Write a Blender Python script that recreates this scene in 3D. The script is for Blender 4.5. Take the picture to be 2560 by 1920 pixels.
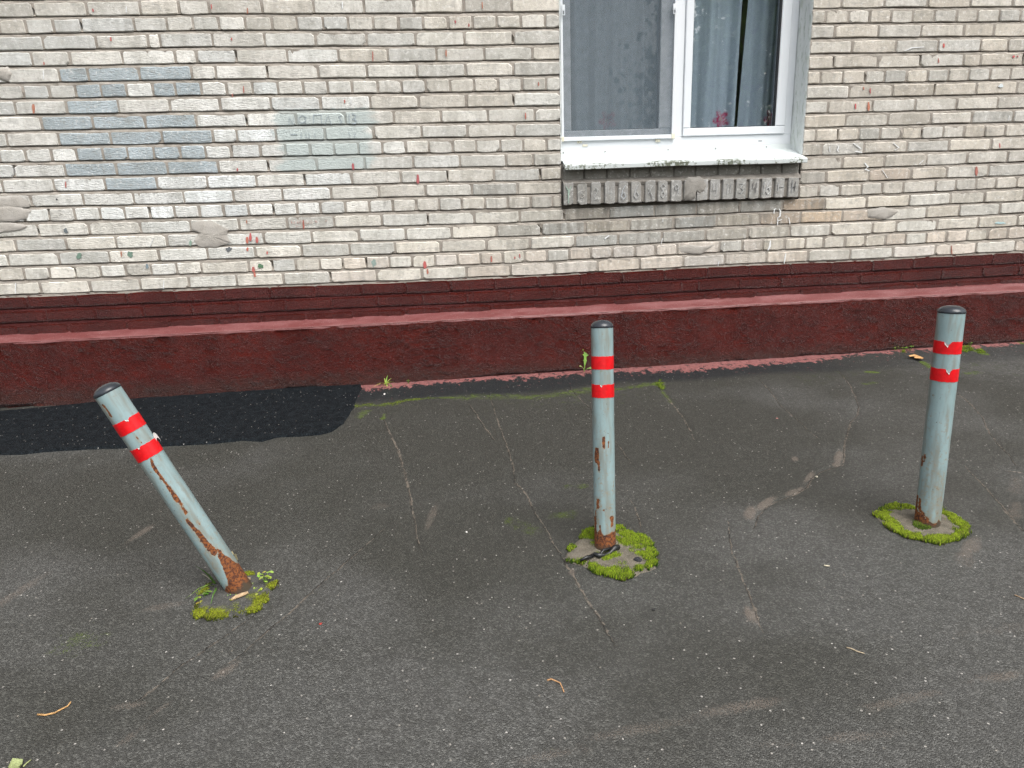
import bpy, math, random
import numpy as np
from mathutils import Vector, Matrix

for o in list(bpy.data.objects): bpy.data.objects.remove(o)
S = bpy.context.scene
col = S.collection
rnd = random.Random(7)

# ------------------------------------------------------------------ camera, sky, sun, exposure
CAM = (0.0, -4.2012, 1.10); YAW, PIT, ROL = 0.09344, 0.270906, 0.031977; FPX = 1800.0   # focal length in pixels of a 2560 wide frame
def ray(u, v):
    x = (u-1280)/FPX; y = -(v-960)/FPX
    c, s = math.cos(ROL), math.sin(ROL); X = x*c+y*s; U = -x*s+y*c
    c, s = math.cos(PIT), math.sin(PIT); Y = c+U*s; Z = -s+U*c
    c, s = math.cos(YAW), math.sin(YAW)
    return Vector((X*c+Y*s, -X*s+Y*c, Z))
fw = ray(1280, 960).normalized(); rt = (ray(1281, 960)-ray(1280, 960)).normalized(); up = rt.cross(fw)
cd = bpy.data.cameras.new('camera'); cam = bpy.data.objects.new('camera', cd); col.objects.link(cam)
cam.matrix_world = Matrix(((rt.x, up.x, -fw.x, CAM[0]), (rt.y, up.y, -fw.y, CAM[1]), (rt.z, up.z, -fw.z, CAM[2]), (0, 0, 0, 1)))
cd.sensor_width = 36; cd.lens = FPX/2560*36; cd.clip_end = 500; cd.clip_start = 0.05
S.camera = cam
SUN_EL, SUN_AZ = math.radians(58), math.radians(152)     # azimuth measured from +Y (into the wall) clockwise: behind the camera, to the right
w = bpy.data.worlds.new('World'); S.world = w; w.use_nodes = True
wn, wl = w.node_tree.nodes, w.node_tree.links
sky = wn.new('ShaderNodeTexSky'); sky.sky_type = 'NISHITA'; sky.sun_disc = False
sky.sun_elevation = SUN_EL; sky.sun_rotation = SUN_AZ; sky.air_density = 1.5; sky.dust_density = 5.0
hs = wn.new('ShaderNodeHueSaturation'); hs.inputs['Saturation'].default_value = 0.30
wl.new(sky.outputs[0], hs.inputs['Color']); wl.new(hs.outputs[0], wn['Background'].inputs['Color'])
wn['Background'].inputs['Strength'].default_value = 0.12
sl = bpy.data.lights.new('sun', 'SUN'); sl.energy = 1.1; sl.angle = math.radians(45); sl.color = (1.0, 0.975, 0.94)
so = bpy.data.objects.new('sun', sl); col.objects.link(so)
sd = Vector((math.sin(SUN_AZ)*math.cos(SUN_EL), math.cos(SUN_AZ)*math.cos(SUN_EL), math.sin(SUN_EL)))
so.rotation_euler = sd.to_track_quat('Z', 'Y').to_euler(); so.location = sd*30
S.render.engine = 'CYCLES'
S.view_settings.view_transform = 'Standard'; S.view_settings.look = 'None'; S.view_settings.gamma = 1; S.view_settings.use_curve_mapping = False
S.view_settings.exposure = 0.95
S.cycles.max_bounces = 4; S.cycles.diffuse_bounces = 2; S.cycles.glossy_bounces = 2; S.cycles.transparent_max_bounces = 10; S.cycles.caustics_reflective = False; S.cycles.caustics_refractive = False
S.cycles.use_denoising = True; S.cycles.denoising_prefilter = 'NONE'

# ------------------------------------------------------------------ helpers
def h2(ix, iy, s):
    n = (ix.astype(np.int64)*374761393 + iy.astype(np.int64)*668265263 + s*974634777) & 0xffffffff
    n = ((n ^ (n >> 13))*1274126177) & 0xffffffff
    return ((n ^ (n >> 16)) & 0xffff)/65535.0
def vn(x, y, s=0):
    x = np.asarray(x, float); y = np.asarray(y, float)
    ix, iy = np.floor(x), np.floor(y); fx, fy = x-ix, y-iy
    fx = fx*fx*(3-2*fx); fy = fy*fy*(3-2*fy)
    a, b, c, d = h2(ix, iy, s), h2(ix+1, iy, s), h2(ix, iy+1, s), h2(ix+1, iy+1, s)
    return a+(b-a)*fx+(c-a)*fy+(a-b-c+d)*fx*fy
def fbm(x, y, o=4, s=0):
    t, a, n = 0, 0.5, 0
    for k in range(o):
        t = t+a*vn(np.asarray(x)*2**k, np.asarray(y)*2**k, s+k*17); n += a; a *= .5
    return t/n
def sm(a, b, x):
    t = np.clip((x-a)/(b-a), 0, 1); return t*t*(3-2*t)
class MB:
    def __init__(s): s.v = []; s.f = []; s.c = []
    def add(s, v, f, c=None):
        o = len(s.v); s.v += [tuple(p) for p in v]; s.f += [tuple(i+o for i in q) for q in f]
        if c is not None: s.c += list(c) if isinstance(c, list) else [c]*len(v)
    def box(s, x0, x1, y0, y1, z0, z1, c=None, b=0.0):
        if b <= 0:
            v = [(x, y, z) for x in (x0, x1) for y in (y0, y1) for z in (z0, z1)]
            f = [(0, 1, 3, 2), (4, 6, 7, 5), (0, 4, 5, 1), (2, 3, 7, 6), (0, 2, 6, 4), (1, 5, 7, 3)]
        else:   # front (low y) edges bevelled
            v = [(x0, y0+b, z0), (x1, y0+b, z0), (x1, y0+b, z1), (x0, y0+b, z1), (x0+b, y0, z0+b), (x1-b, y0, z0+b), (x1-b, y0, z1-b), (x0+b, y0, z1-b),
                 (x0, y1, z0), (x1, y1, z0), (x1, y1, z1), (x0, y1, z1)]
            f = [(4, 5, 6, 7), (0, 1, 5, 4), (1, 2, 6, 5), (2, 3, 7, 6), (3, 0, 4, 7), (8, 9, 1, 0), (9, 10, 2, 1), (10, 11, 3, 2), (11, 8, 0, 3), (11, 10, 9, 8)]
        s.add(v, f, c)
    def tube(s, pts, r, n=6, c=None):
        pts = [Vector(p) for p in pts]; rs = r if isinstance(r, (list, tuple)) else [r]*len(pts)
        v, f = [], []
        for i, p in enumerate(pts):
            t = (pts[min(i+1, len(pts)-1)]-pts[max(i-1, 0)]).normalized()
            a = t.cross(Vector((0.3, 0.2, 0.93))).normalized(); b = t.cross(a)
            v += [p+(a*math.cos(6.2832*k/n)+b*math.sin(6.2832*k/n))*rs[i] for k in range(n)]
        for i in range(len(pts)-1):
            f += [(i*n+k, i*n+(k+1) % n, (i+1)*n+(k+1) % n, (i+1)*n+k) for k in range(n)]
        f += [tuple(range(n))[::-1], tuple((len(pts)-1)*n+k for k in range(n))]
        s.add(v, f, c)
    def build(s, name, mat, parent=None, smooth=False, kind=None, attr='tint'):
        me = bpy.data.meshes.new(name); me.from_pydata(s.v, [], s.f)
        if s.c:
            a = me.attributes.new(attr, 'FLOAT_COLOR', 'POINT'); a.data.foreach_set('color', np.array(s.c, np.float32).ravel())
        return link(name, me, mat, parent, smooth, kind)
def link(name, me, mat, parent=None, smooth=False, kind=None):
    if mat: me.materials.append(mat)
    if smooth: me.polygons.foreach_set('use_smooth', [True]*len(me.polygons))
    me.update()
    o = bpy.data.objects.new(name, me); col.objects.link(o)
    if parent: o.parent = parent
    if kind: o['kind'] = kind
    return o
def grid_mesh(name, P, nx, ny, attrs=None):
    """P: (ny*nx,3) row major"""
    me = bpy.data.meshes.new(name)
    me.vertices.add(len(P)); me.vertices.foreach_set('co', np.asarray(P, np.float32).ravel())
    i = np.arange((ny-1)*(nx-1)); r, c = i//(nx-1), i % (nx-1); a = r*nx+c
    q = np.stack([a, a+1, a+nx+1, a+nx], 1).astype(np.int32)
    me.loops.add(q.size); me.loops.foreach_set('vertex_index', q.ravel())
    me.polygons.add(len(q)); me.polygons.foreach_set('loop_start', np.arange(0, q.size, 4, dtype=np.int32))
    me.update(calc_edges=True)
    for k, d in (attrs or {}).items():
        t = 'FLOAT' if d.ndim == 1 else 'FLOAT_COLOR'
        at = me.attributes.new(k, t, 'POINT'); at.data.foreach_set('value' if d.ndim == 1 else 'color', d.astype(np.float32).ravel())
    return me
def tag(o, label=None, cat=None, group=None, kind=None):
    if label: o['label'] = label
    if cat: o['category'] = cat
    if group: o['group'] = group
    if kind: o['kind'] = kind
    return o
def empty(name, loc=(0, 0, 0), parent=None):
    o = bpy.data.objects.new(name, None); col.objects.link(o); o.location = loc; o.empty_display_size = .1
    if parent: o.parent = parent
    return o
class NT:
    def __init__(s, name):
        s.mat = bpy.data.materials.new(name); s.mat.use_nodes = True; s.t = s.mat.node_tree; s.t.nodes.clear()
        s.out = s.t.nodes.new('ShaderNodeOutputMaterial')
    def n(s, typ, ins=None, **kw):
        d = s.t.nodes.new('ShaderNode'+typ)
        for k, v in kw.items(): setattr(d, k, v)
        for k, v in (ins or {}).items():
            if hasattr(v, 'is_output'): s.t.links.new(v, d.inputs[k])
            else: d.inputs[k].default_value = v
        return d
    def m(s, op, a, b=0.0, c=0.0): return s.n('Math', {0: a, 1: b, 2: c}, operation=op).outputs[0]
    def mr(s, v, a, b, c=0.0, d=1.0): return s.n('MapRange', {'Value': v, 'From Min': a, 'From Max': b, 'To Min': c, 'To Max': d}, interpolation_type='SMOOTHSTEP').outputs[0]
    def mix(s, f, a, b, t='MIX'): return s.n('MixRGB', {'Fac': f, 'Color1': a, 'Color2': b}, blend_type=t).outputs[0]
    def pos(s, sc=(1, 1, 1)):
        g = s.n('NewGeometry').outputs['Position']
        return s.n('VectorMath', {0: g, 1: sc}, operation='MULTIPLY').outputs[0]
    def obj(s, sc=(1, 1, 1)):
        g = s.n('TexCoord').outputs['Object']
        return s.n('VectorMath', {0: g, 1: sc}, operation='MULTIPLY').outputs[0]
    dim = '3D'
    def noise(s, v, sc, det=4, rough=.55): return s.n('TexNoise', {'Vector': v, 'Scale': sc, 'Detail': det, 'Roughness': rough}, noise_dimensions=s.dim).outputs[0]
    def vor(s, v, sc, feat='F1'): return s.n('TexVoronoi', {'Vector': v, 'Scale': sc}, feature=feat, voronoi_dimensions=s.dim)
    def att(s, name): return s.n('Attribute', attribute_name=name)
    def bump(s, h, st, d, nrm=None):
        i = {'Height': h, 'Strength': st, 'Distance': d}
        if nrm is not None: i['Normal'] = nrm
        return s.n('Bump', i).outputs[0]
    def bsdf(s, **k):
        b = s.n('BsdfPrincipled', {kk.replace('_', ' '): v for kk, v in k.items()}); s.t.links.new(b.outputs[0], s.out.inputs[0]); return b
def C(r, g, b, a=1.0): return (r, g, b, a)

# ------------------------------------------------------------------ materials
def mat_brick():
    t = NT('silicate_brick'); p = t.pos(); a = t.att('tint'); al = a.outputs['Alpha']; dr = t.att('dirt').outputs['Fac']
    n1 = t.noise(p, 7, 3); n2 = t.noise(p, 55, 4, .68); n3 = t.noise(t.pos((28, 28, 5)), 1, 2)
    cr = t.noise(t.pos((45, 45, 150)), 1, 3, .7); fine = t.noise(p, 420, 1, .7)
    c = t.mix(1.0, a.outputs['Color'], t.n('CombineXYZ', {0: t.mr(n1, .25, .75, .84, 1.14), 1: t.mr(n1, .25, .75, .84, 1.14), 2: t.mr(n1, .25, .75, .82, 1.14)}).outputs[0], 'MULTIPLY')
    c = t.mix(t.m('MULTIPLY', t.mr(n2, .52, .68), .42), c, C(.37, .345, .30))           # worn, dustier spots
    c = t.mix(t.m('MULTIPLY', t.mr(n2, .46, .32), .50), c, C(.80, .79, .76))            # pale lime spots
    n5 = t.noise(t.pos((1, 1, 1.6)), 15, 3, .7); c = t.mix(t.m('MULTIPLY', t.mr(n5, .54, .66), .34), c, C(.27, .265, .25))      # greyish washed patches
    st = t.m('MULTIPLY', t.mr(n3, .42, .68), dr)
    c = t.mix(st, c, C(.205, .19, .165))                                                # run-off streaks
    # old grey-green paint rolled over a patch of the wall
    sx = t.n('SeparateXYZ', {0: p}); e = t.m('MULTIPLY', t.m('SUBTRACT', n2, .5), .05); e2 = t.m('MULTIPLY', t.m('SUBTRACT', t.noise(t.pos((2, 1, 13)), 1, 2), .5), .28)
    gx = t.m('ADD', sx.outputs[0], t.m('ADD', e, e2)); gz = t.m('ADD', sx.outputs[2], e)
    g = t.m('MULTIPLY', t.m('MULTIPLY', t.mr(gx, -.86, -.80), t.mr(gx, -.30, -.37)), t.m('MULTIPLY', t.mr(gz, 1.195, 1.21), t.mr(gz, 1.525, 1.51)))
    c = t.mix(t.m('MULTIPLY', g, .85), c, C(.46, .525, .515))
    pit = t.vor(p, 190); pm = t.m('MULTIPLY', t.m('LESS_THAN', pit.outputs['Distance'], .16), t.m('GREATER_THAN', t.noise(p, 33, 2), .56))
    c = t.mix(t.m('MULTIPLY', pm, .75), c, C(.10, .09, .08))
    h = t.m('ADD', t.m('MULTIPLY', n2, .5), t.m('ADD', t.m('MULTIPLY', t.m('MULTIPLY', cr, al), 1.3), t.m('SUBTRACT', t.m('MULTIPLY', fine, .25), t.m('MULTIPLY', pm, .5))))
    t.bsdf(Base_Color=c, Roughness=.82, Specular_IOR_Level=.3, Normal=t.bump(h, 1.0, .006)); return t.mat
def mat_mortar(name='mortar', c1=C(.37, .335, .295), c2=C(.25, .222, .19), c3=C(.52, .48, .43)):
    t = NT(name); p = t.pos(); n1 = t.noise(p, 14, 5, .65); n2 = t.noise(p, 160, 4, .7)
    c = t.mix(t.mr(n1, .35, .7), c1, c2); c = t.mix(t.m('MULTIPLY', t.mr(n2, .5, .75), .6), c, c3)
    sx = t.n('SeparateXYZ', {0: p}); e = t.m('MULTIPLY', t.m('SUBTRACT', n1, .5), .12)
    gx = t.m('ADD', sx.outputs[0], e)
    g = t.m('MULTIPLY', t.m('MULTIPLY', t.mr(gx, -.86, -.80), t.mr(gx, -.30, -.37)), t.m('MULTIPLY', t.mr(sx.outputs[2], 1.195, 1.21), t.mr(sx.outputs[2], 1.525, 1.51)))
    c = t.mix(t.m('MULTIPLY', g, .6), c, C(.38, .43, .42))
    t.bsdf(Base_Color=c, Roughness=.95, Specular_IOR_Level=.2, Normal=t.bump(t.m('ADD', n1, t.m('MULTIPLY', n2, .4)), .9, .006)); return t.mat
def mat_redpaint(joint=False):
    t = NT('pinkish_red_gloss_paint' if joint else 'dark_red_gloss_paint'); p = t.pos(); n1 = t.noise(p, 5, 4); n2 = t.noise(p, 38, 6, .62); n3 = t.noise(p, 210, 4, .6)
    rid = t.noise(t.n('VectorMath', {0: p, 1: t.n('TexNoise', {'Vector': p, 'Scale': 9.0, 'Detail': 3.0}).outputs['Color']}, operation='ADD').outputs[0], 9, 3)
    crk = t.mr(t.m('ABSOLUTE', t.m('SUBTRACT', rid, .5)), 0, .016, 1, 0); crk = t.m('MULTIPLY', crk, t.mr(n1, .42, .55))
    c = t.mix(t.mr(n1, .3, .7), C(.088, .0090, .0055) if not joint else C(.14, .030, .028), C(.142, .0145, .0085) if not joint else C(.20, .055, .053)); c = t.mix(t.m('MULTIPLY', t.mr(n2, .55, .75), .5), c, C(.145, .022, .016))  # joints paler: faded pink paint plus their lilac reflection put into the colour
    c = t.mix(t.m('MULTIPLY', crk, .65), c, C(.24, .095, .09)); c = t.mix(t.m('MULTIPLY', t.mr(n3, .60, .70), .45), c, C(.19, .06, .055)); c = t.mix(t.m('MULTIPLY', t.mr(n3, .40, .30), .6), c, C(.022, .003, .002))  # worn pale crinkle lines; fine pale specks paint in sky glints
    low = t.n('SeparateXYZ', {0: p}).outputs[2]
    grime = t.m('MULTIPLY', t.mr(t.m('ADD', low, t.m('MULTIPLY', n2, -.10)), .07, -.02), .55)   # splashed dirt above the asphalt
    c = t.mix(grime, c, C(.075, .045, .038))
    h = t.m('ADD', t.m('ADD', t.m('MULTIPLY', n2, 1.0), t.m('MULTIPLY', t.mr(n3, .3, .7), .5)), t.m('MULTIPLY', crk, 1.6))
    rg = t.mr(n2, .3, .7, .12, .26)
    t.bsdf(Base_Color=c, Roughness=rg, Specular_IOR_Level=.7, Normal=t.bump(h, 1.0, .022)); return t.mat
def mat_pink():
    t = NT('faded_pink_paint'); p = t.pos(); n1 = t.noise(t.pos((3, 12, 12)), 2, 4); n2 = t.noise(p, 60, 5)
    c = t.mix(t.mr(n1, .35, .7), C(.145, .040, .038), C(.20, .076, .075)); c = t.mix(t.m('MULTIPLY', t.mr(n2, .6, .72), .6), c, C(.10, .02, .017))
    sp = t.vor(p, 120); c = t.mix(t.m('MULTIPLY', t.m('LESS_THAN', sp.outputs['Distance'], .13), .7), c, C(.6, .5, .5))
    t.bsdf(Base_Color=c, Roughness=.38, Specular_IOR_Level=.5, Normal=t.bump(n2, .5, .004)); return t.mat
def mat_asphalt(fresh=False):
    t = NT('fresh_asphalt' if fresh else 'worn_asphalt'); t.dim = '2D'; p = t.pos()
    n1 = t.noise(p, 1.3, 2, .6); n2 = t.noise(p, 24, 4, .68); n3 = t.noise(p, 260, 1, .7)
    v1 = t.vor(p, 245); v2 = t.vor(p, 75); v3 = t.vor(p, 30)
    rc1 = t.n('SeparateColor', {0: v1.outputs['Color']}); rc2 = t.n('SeparateColor', {0: v2.outputs['Color']}); rc3 = t.n('SeparateColor', {0: v3.outputs['Color']})
    if fresh: c = t.mix(t.mr(n2, .3, .7), C(.0058, .0085, .0115), C(.0135, .0175, .0215))
    else:
        tone = t.att('tone').outputs['Fac']; c = t.mix(t.mr(t.m('ADD', tone, t.m('MULTIPLY', t.m('SUBTRACT', n1, .5), .8)), .2, .8), C(.041, .041, .0365), C(.073, .073, .071)); c = t.mix(t.m('MULTIPLY', t.mr(n2, .4, .7), .35), c, C(.034, .0335, .030))
    if not fresh:
        dirt = t.att('dirt').outputs['Fac']; moss = t.att('moss').outputs['Fac']; tar = t.att('tar').outputs['Fac']; wd = t.att('walld').outputs['Fac']
        cw = t.att('sandw').outputs['Fac']; cdist = t.att('crack').outputs['Fac']
        c = t.mix(t.m('MULTIPLY', tar, t.mr(n2, .25, .55, .70, .96)), c, C(.0125, .0155, .018))
    # stones in the surface
    gr = t.m('POWER', rc1.outputs[0], 3.2 if not fresh else 3.5)
    s2 = t.m('MULTIPLY', t.mr(v2.outputs['Distance'], .24, .17), t.m('GREATER_THAN', rc2.outputs[0], .982 if not fresh else .985))
    s3 = t.m('MULTIPLY', t.mr(v3.outputs['Distance'], .075, .05), t.m('GREATER_THAN', rc3.outputs[0], .975 if not fresh else .94))
    stone2 = t.mix(rc2.outputs[1], C(.22, .20, .17), C(.52, .50, .47))
    k = t.m('ADD', .80, t.m('MULTIPLY', gr, 1.25)); c = t.mix(1, c, t.n('CombineXYZ', {0: k, 1: k, 2: t.m('MULTIPLY', k, .97)}).outputs[0], 'MULTIPLY')
    c = t.mix(t.m('MULTIPLY', s2, .8), c, stone2); c = t.mix(s3, c, C(.48, .46, .43))
    dk = t.m('MULTIPLY', t.mr(n3, .42, .30), .35); c = t.mix(dk, c, C(.014, .014, .015))
    hgt = t.m('ADD', t.m('MULTIPLY', n3, .55), t.m('ADD', t.m('MULTIPLY', v1.outputs['Distance'], -.7), t.m('MULTIPLY', n2, .8)))
    rough = .55 if not fresh else .6
    if not fresh:
        grain = t.mr(n3, .3, .7, -.5, .5)
        dm = t.mr(t.m('ADD', dirt, t.m('ADD', t.m('MULTIPLY', grain, .5), t.m('MULTIPLY', t.m('SUBTRACT', n2, .5), .6))), .35, .85)
        sand = t.mix(t.noise(p, 90, 3), C(.13, .105, .085), C(.23, .19, .16))
        c = t.mix(t.m('MULTIPLY', dm, .50), c, sand)
        # cracks: thin dark line with sand washed along one side
        wob = t.m('ADD', cdist, t.m('MULTIPLY', t.m('SUBTRACT', t.noise(p, 70, 2), .5), .010))
        sd_ = t.m('MULTIPLY', t.mr(t.m('ABSOLUTE', t.m('SUBTRACT', wob, .002)), t.m('MULTIPLY', cw, .55), t.m('MULTIPLY', cw, .15)), t.mr(t.noise(p, 45, 3, .7), .36, .56))
        c = t.mix(t.m('MULTIPLY', sd_, .75), c, C(.22, .185, .15))
        ln = t.m('MULTIPLY', t.mr(t.m('ABSOLUTE', wob), .0028, .0010), t.mr(t.noise(p, 11, 1), .38, .52)); c = t.mix(t.m('MULTIPLY', ln, .8), c, C(.012, .011, .010))
        hgt = t.m('SUBTRACT', hgt, t.m('MULTIPLY', t.mr(t.m('ABSOLUTE', wob), .005, .001), .7))
        # pink paint slopped over from the plinth
        pn = t.noise(t.pos((13, 7, 9)), 1.6, 4, .72); pe = t.m('ADD', wd, t.m('MULTIPLY', t.m('SUBTRACT', pn, .5), .30))
        pm = t.m('MULTIPLY', t.mr(pe, .066, .054), t.m('GREATER_THAN', t.m('ADD', n2, t.m('MULTIPLY', n3, .3)), .52))
        drip = t.m('MULTIPLY', t.m('MULTIPLY', t.m('GREATER_THAN', t.noise(p, 48, 2), .70), t.mr(wd, .32, .05)), t.m('GREATER_THAN', t.noise(p, 6, 1), .46))
        pm = t.m('MAXIMUM', pm, drip)
        c = t.mix(t.m('MULTIPLY', pm, .9), c, t.mix(t.noise(p, 40, 4), C(.19, .058, .055), C(.40, .18, .17)))
        hgt = t.m('ADD', hgt, t.m('MULTIPLY', pm, .5))
        mm = t.mr(t.m('ADD', moss, t.m('ADD', t.m('MULTIPLY', t.m('SUBTRACT', n2, .5), 1.3), t.m('MULTIPLY', grain, .45))), .45, .85)
        c = t.mix(t.m('MULTIPLY', mm, .85), c, t.mix(t.noise(p, 120, 3), C(.035, .055, .010), C(.12, .17, .02)))
        rough = t.m('ADD', .50, t.m('MULTIPLY', t.m('MAXIMUM', dm, mm), .35))
    t.bsdf(Base_Color=c, Roughness=rough, Specular_IOR_Level=(.12 if fresh else .32), Normal=t.bump(hgt, .9, (.009 if fresh else .004))); return t.mat
def mat_flat(name, c1, c2=None, rough=.6, sc=30, bump=.3, bd=.003, spec=.5, metal=0):
    t = NT(name); p = t.pos(); n = t.noise(p, sc, 5, .6); c = t.mix(t.mr(n, .3, .7), c1, c2 or c1)
    t.bsdf(Base_Color=c, Roughness=rough, Specular_IOR_Level=spec, Metallic=metal, Normal=t.bump(n, bump, bd)); return t.mat
def mat_attr(name, rough=.6, var=.3, sc=60, spec=.4, trans=0.0, bump=.3):
    t = NT(name); p = t.pos(); n = t.noise(p, sc, 4); a = t.att('tint').outputs['Color']
    f = t.mr(n, .25, .75, 1-var, 1+var); c = t.mix(1, a, t.n('CombineXYZ', {0: f, 1: f, 2: f}).outputs[0], 'MULTIPLY')
    b = t.bsdf(Base_Color=c, Roughness=rough, Specular_IOR_Level=spec, Normal=t.bump(n, bump, .002))
    if trans:
        tr = t.n('BsdfTranslucent', {'Color': c}); mx = t.n('MixShader', {0: trans, 1: b.outputs[0], 2: tr.outputs[0]}); t.t.links.new(mx.outputs[0], t.out.inputs[0])
    return t.mat
def mat_pole():
    t = NT('grey_blue_pipe_paint'); p = t.obj(); r = t.att('rust').outputs['Fac']; g = t.att('grime').outputs['Fac']
    n1 = t.noise(t.obj((9, 9, 3)), 3, 4); n2 = t.noise(p, 75, 6, .7); n3 = t.noise(p, 320, 3, .7); n4 = t.noise(t.obj((40, 40, 6)), 1, 3)
    c = t.mix(t.mr(n1, .3, .7), C(.215, .305, .315), C(.265, .36, .372))
    c = t.mix(t.m('MULTIPLY', t.mr(t.m('ADD', n4, t.m('MULTIPLY', g, .25)), .44, .68), .62), c, C(.185, .175, .14)); c = t.mix(t.m('MULTIPLY', t.mr(n2, .58, .7), .3), c, C(.16, .16, .14))
    sp = t.m('MULTIPLY', t.mr(t.noise(p, 95, 2), .71, .75), .8); c = t.mix(sp, c, C(.10, .10, .09))
    sc_ = t.noise(t.n('Mapping', {'Vector': p, 'Rotation': (0, .6, 0), 'Scale': (260, 30, 22)}).outputs[0], 1, 2); c = t.mix(t.m('MULTIPLY', t.mr(sc_, .72, .76), .5), c, C(.12, .14, .15))
    v = t.m('ADD', r, t.m('ADD', t.m('MULTIPLY', t.m('SUBTRACT', n2, .5), 1.7), t.m('MULTIPLY', t.m('SUBTRACT', n3, .5), .25)))
    halo = t.mr(v, .10, .5); c = t.mix(t.m('MULTIPLY', halo, .55), c, C(.27, .19, .10))
    rm = t.mr(v, .47, .53)
    rc = t.mix(t.mr(t.noise(p, 130, 4, .7), .38, .62), C(.060, .018, .010), C(.25, .082, .020)); rc = t.mix(t.mr(n2, .56, .66), rc, C(.028, .018, .016)); rc = t.mix(t.mr(g, .55, 1.0), rc, C(.055, .04, .025))
    c = t.mix(rm, c, rc)
    h = t.m('ADD', t.m('MULTIPLY', rm, -.6), t.m('MULTIPLY', t.m('MULTIPLY', n3, rm), .9)); h = t.m('ADD', h, t.m('MULTIPLY', n2, .08))
    t.bsdf(Base_Color=c, Roughness=t.m('ADD', .36, t.m('MULTIPLY', rm, .5)), Specular_IOR_Level=.5, Normal=t.bump(h, .6, .002)); return t.mat
def mat_tape():
    t = NT('red_reflective_tape'); p = t.obj(); n = t.noise(p, 60, 4); n2 = t.noise(t.obj((90, 90, 4)), 1, 2)
    c = t.mix(t.mr(n, .35, .65), C(.55, .003, .006), C(.68, .004, .009)); c = t.mix(t.m('MULTIPLY', t.mr(n2, .68, .74), .25), c, C(.85, .25, .25))
    t.bsdf(Base_Color=c, Roughness=.34, Specular_IOR_Level=.45, Normal=t.bump(n, .25, .002)); return t.mat
def mat_glass():
    t = NT('window_glass'); fc_ = t.n('LayerWeight', {'Blend': .5}).outputs['Facing']
    f = t.m('ADD', .10, t.m('MULTIPLY', .92, t.m('POWER', fc_, 5.0)))      # double glazing, seen alike from both sides
    mx = t.n('MixShader', {0: f, 1: t.n('BsdfTransparent', {'Color': C(.95, .97, .97)}).outputs[0], 2: t.n('BsdfGlossy', {'Color': C(1, 1, 1), 'Roughness': .0}).outputs[0]})
    t.t.links.new(mx.outputs[0], t.out.inputs[0]); return t.mat
def mat_screen():
    t = NT('insect_mesh'); p = t.pos(); n = t.noise(p, 25, 3)
    mx = t.n('MixShader', {0: t.mr(n, .3, .7, .30, .36), 1: t.n('BsdfTransparent').outputs[0], 2: t.n('BsdfDiffuse', {'Color': C(.15, .185, .215)}).outputs[0]})
    t.t.links.new(mx.outputs[0], t.out.inputs[0]); return t.mat
def mat_sill():
    t = NT('white_sheet_metal'); p = t.pos(); n = t.noise(p, 45, 6, .75); s = t.n('SeparateXYZ', {0: p})
    n2 = t.noise(t.pos((5, 1, 1)), 1, 3); lip = t.mr(s.outputs[1], -.02, -.05)
    mos = t.m('MULTIPLY', t.mr(t.m('ADD', t.m('MULTIPLY', n, .9), t.m('MULTIPLY', n2, .55)), .72, .82), lip)
    sp = t.m('MULTIPLY', t.mr(t.noise(p, 110, 2), .72, .76), .6)
    c = t.mix(sp, C(.60, .645, .645), C(.3, .32, .30)); c = t.mix(t.m('MULTIPLY', lip, .25), c, C(.42, .44, .42)); c = t.mix(t.m('MULTIPLY', mos, .92), c, C(.075, .085, .045))
    t.bsdf(Base_Color=c, Roughness=.42, Normal=t.bump(n, .15, .002)); return t.mat
def mat_plaster():
    t = NT('flaking_white_plaster'); p = t.pos(); n = t.noise(t.pos((1, 1, .35)), 40, 6, .7); n2 = t.noise(p, 9, 3)
    c = t.mix(t.mr(n, .5, .62), C(.70, .73, .72), C(.52, .56, .52)); c = t.mix(t.m('MULTIPLY', t.mr(n, .66, .72), .7), c, C(.22, .22, .20)); c = t.mix(t.m('MULTIPLY', t.mr(n2, .55, .7), .3), c, C(.5, .55, .46))
    t.bsdf(Base_Color=c, Roughness=.85, Normal=t.bump(n, .9, .006)); return t.mat
def mat_curtain():
    t = NT('sheer_curtain'); a = t.att('tint').outputs['Color']; n = t.noise(t.pos((500, 1, 500)), 1, 2)
    f = t.mr(n, .3, .7, .9, 1.05); c = t.mix(1, a, t.n('CombineXYZ', {0: f, 1: f, 2: f}).outputs[0], 'MULTIPLY')
    d = t.n('BsdfDiffuse', {'Color': c}); tl = t.n('BsdfTranslucent', {'Color': c}); tr = t.n('BsdfTransparent')
    m1 = t.n('MixShader', {0: .15, 1: d.outputs[0], 2: tl.outputs[0]}); m2 = t.n('MixShader', {0: .16, 1: m1.outputs[0], 2: tr.outputs[0]})
    t.t.links.new(m2.outputs[0], t.out.inputs[0]); return t.mat
def mat_concrete(name, c1, c2, c3):
    t = NT(name); p = t.pos(); n = t.noise(p, 30, 5, .65); n2 = t.noise(p, 230, 3, .7); v = t.vor(p, 140)
    c = t.mix(t.mr(n, .35, .65), c1, c2); c = t.mix(t.m('MULTIPLY', t.mr(n2, .55, .7), .7), c, c3); c = t.mix(t.m('MULTIPLY', t.mr(n2, .42, .3), .6), c, C(.03, .03, .025))
    t.bsdf(Base_Color=c, Roughness=.9, Normal=t.bump(t.m('ADD', n2, t.m('MULTIPLY', n, 1.0)), .9, .005)); return t.mat
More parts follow.
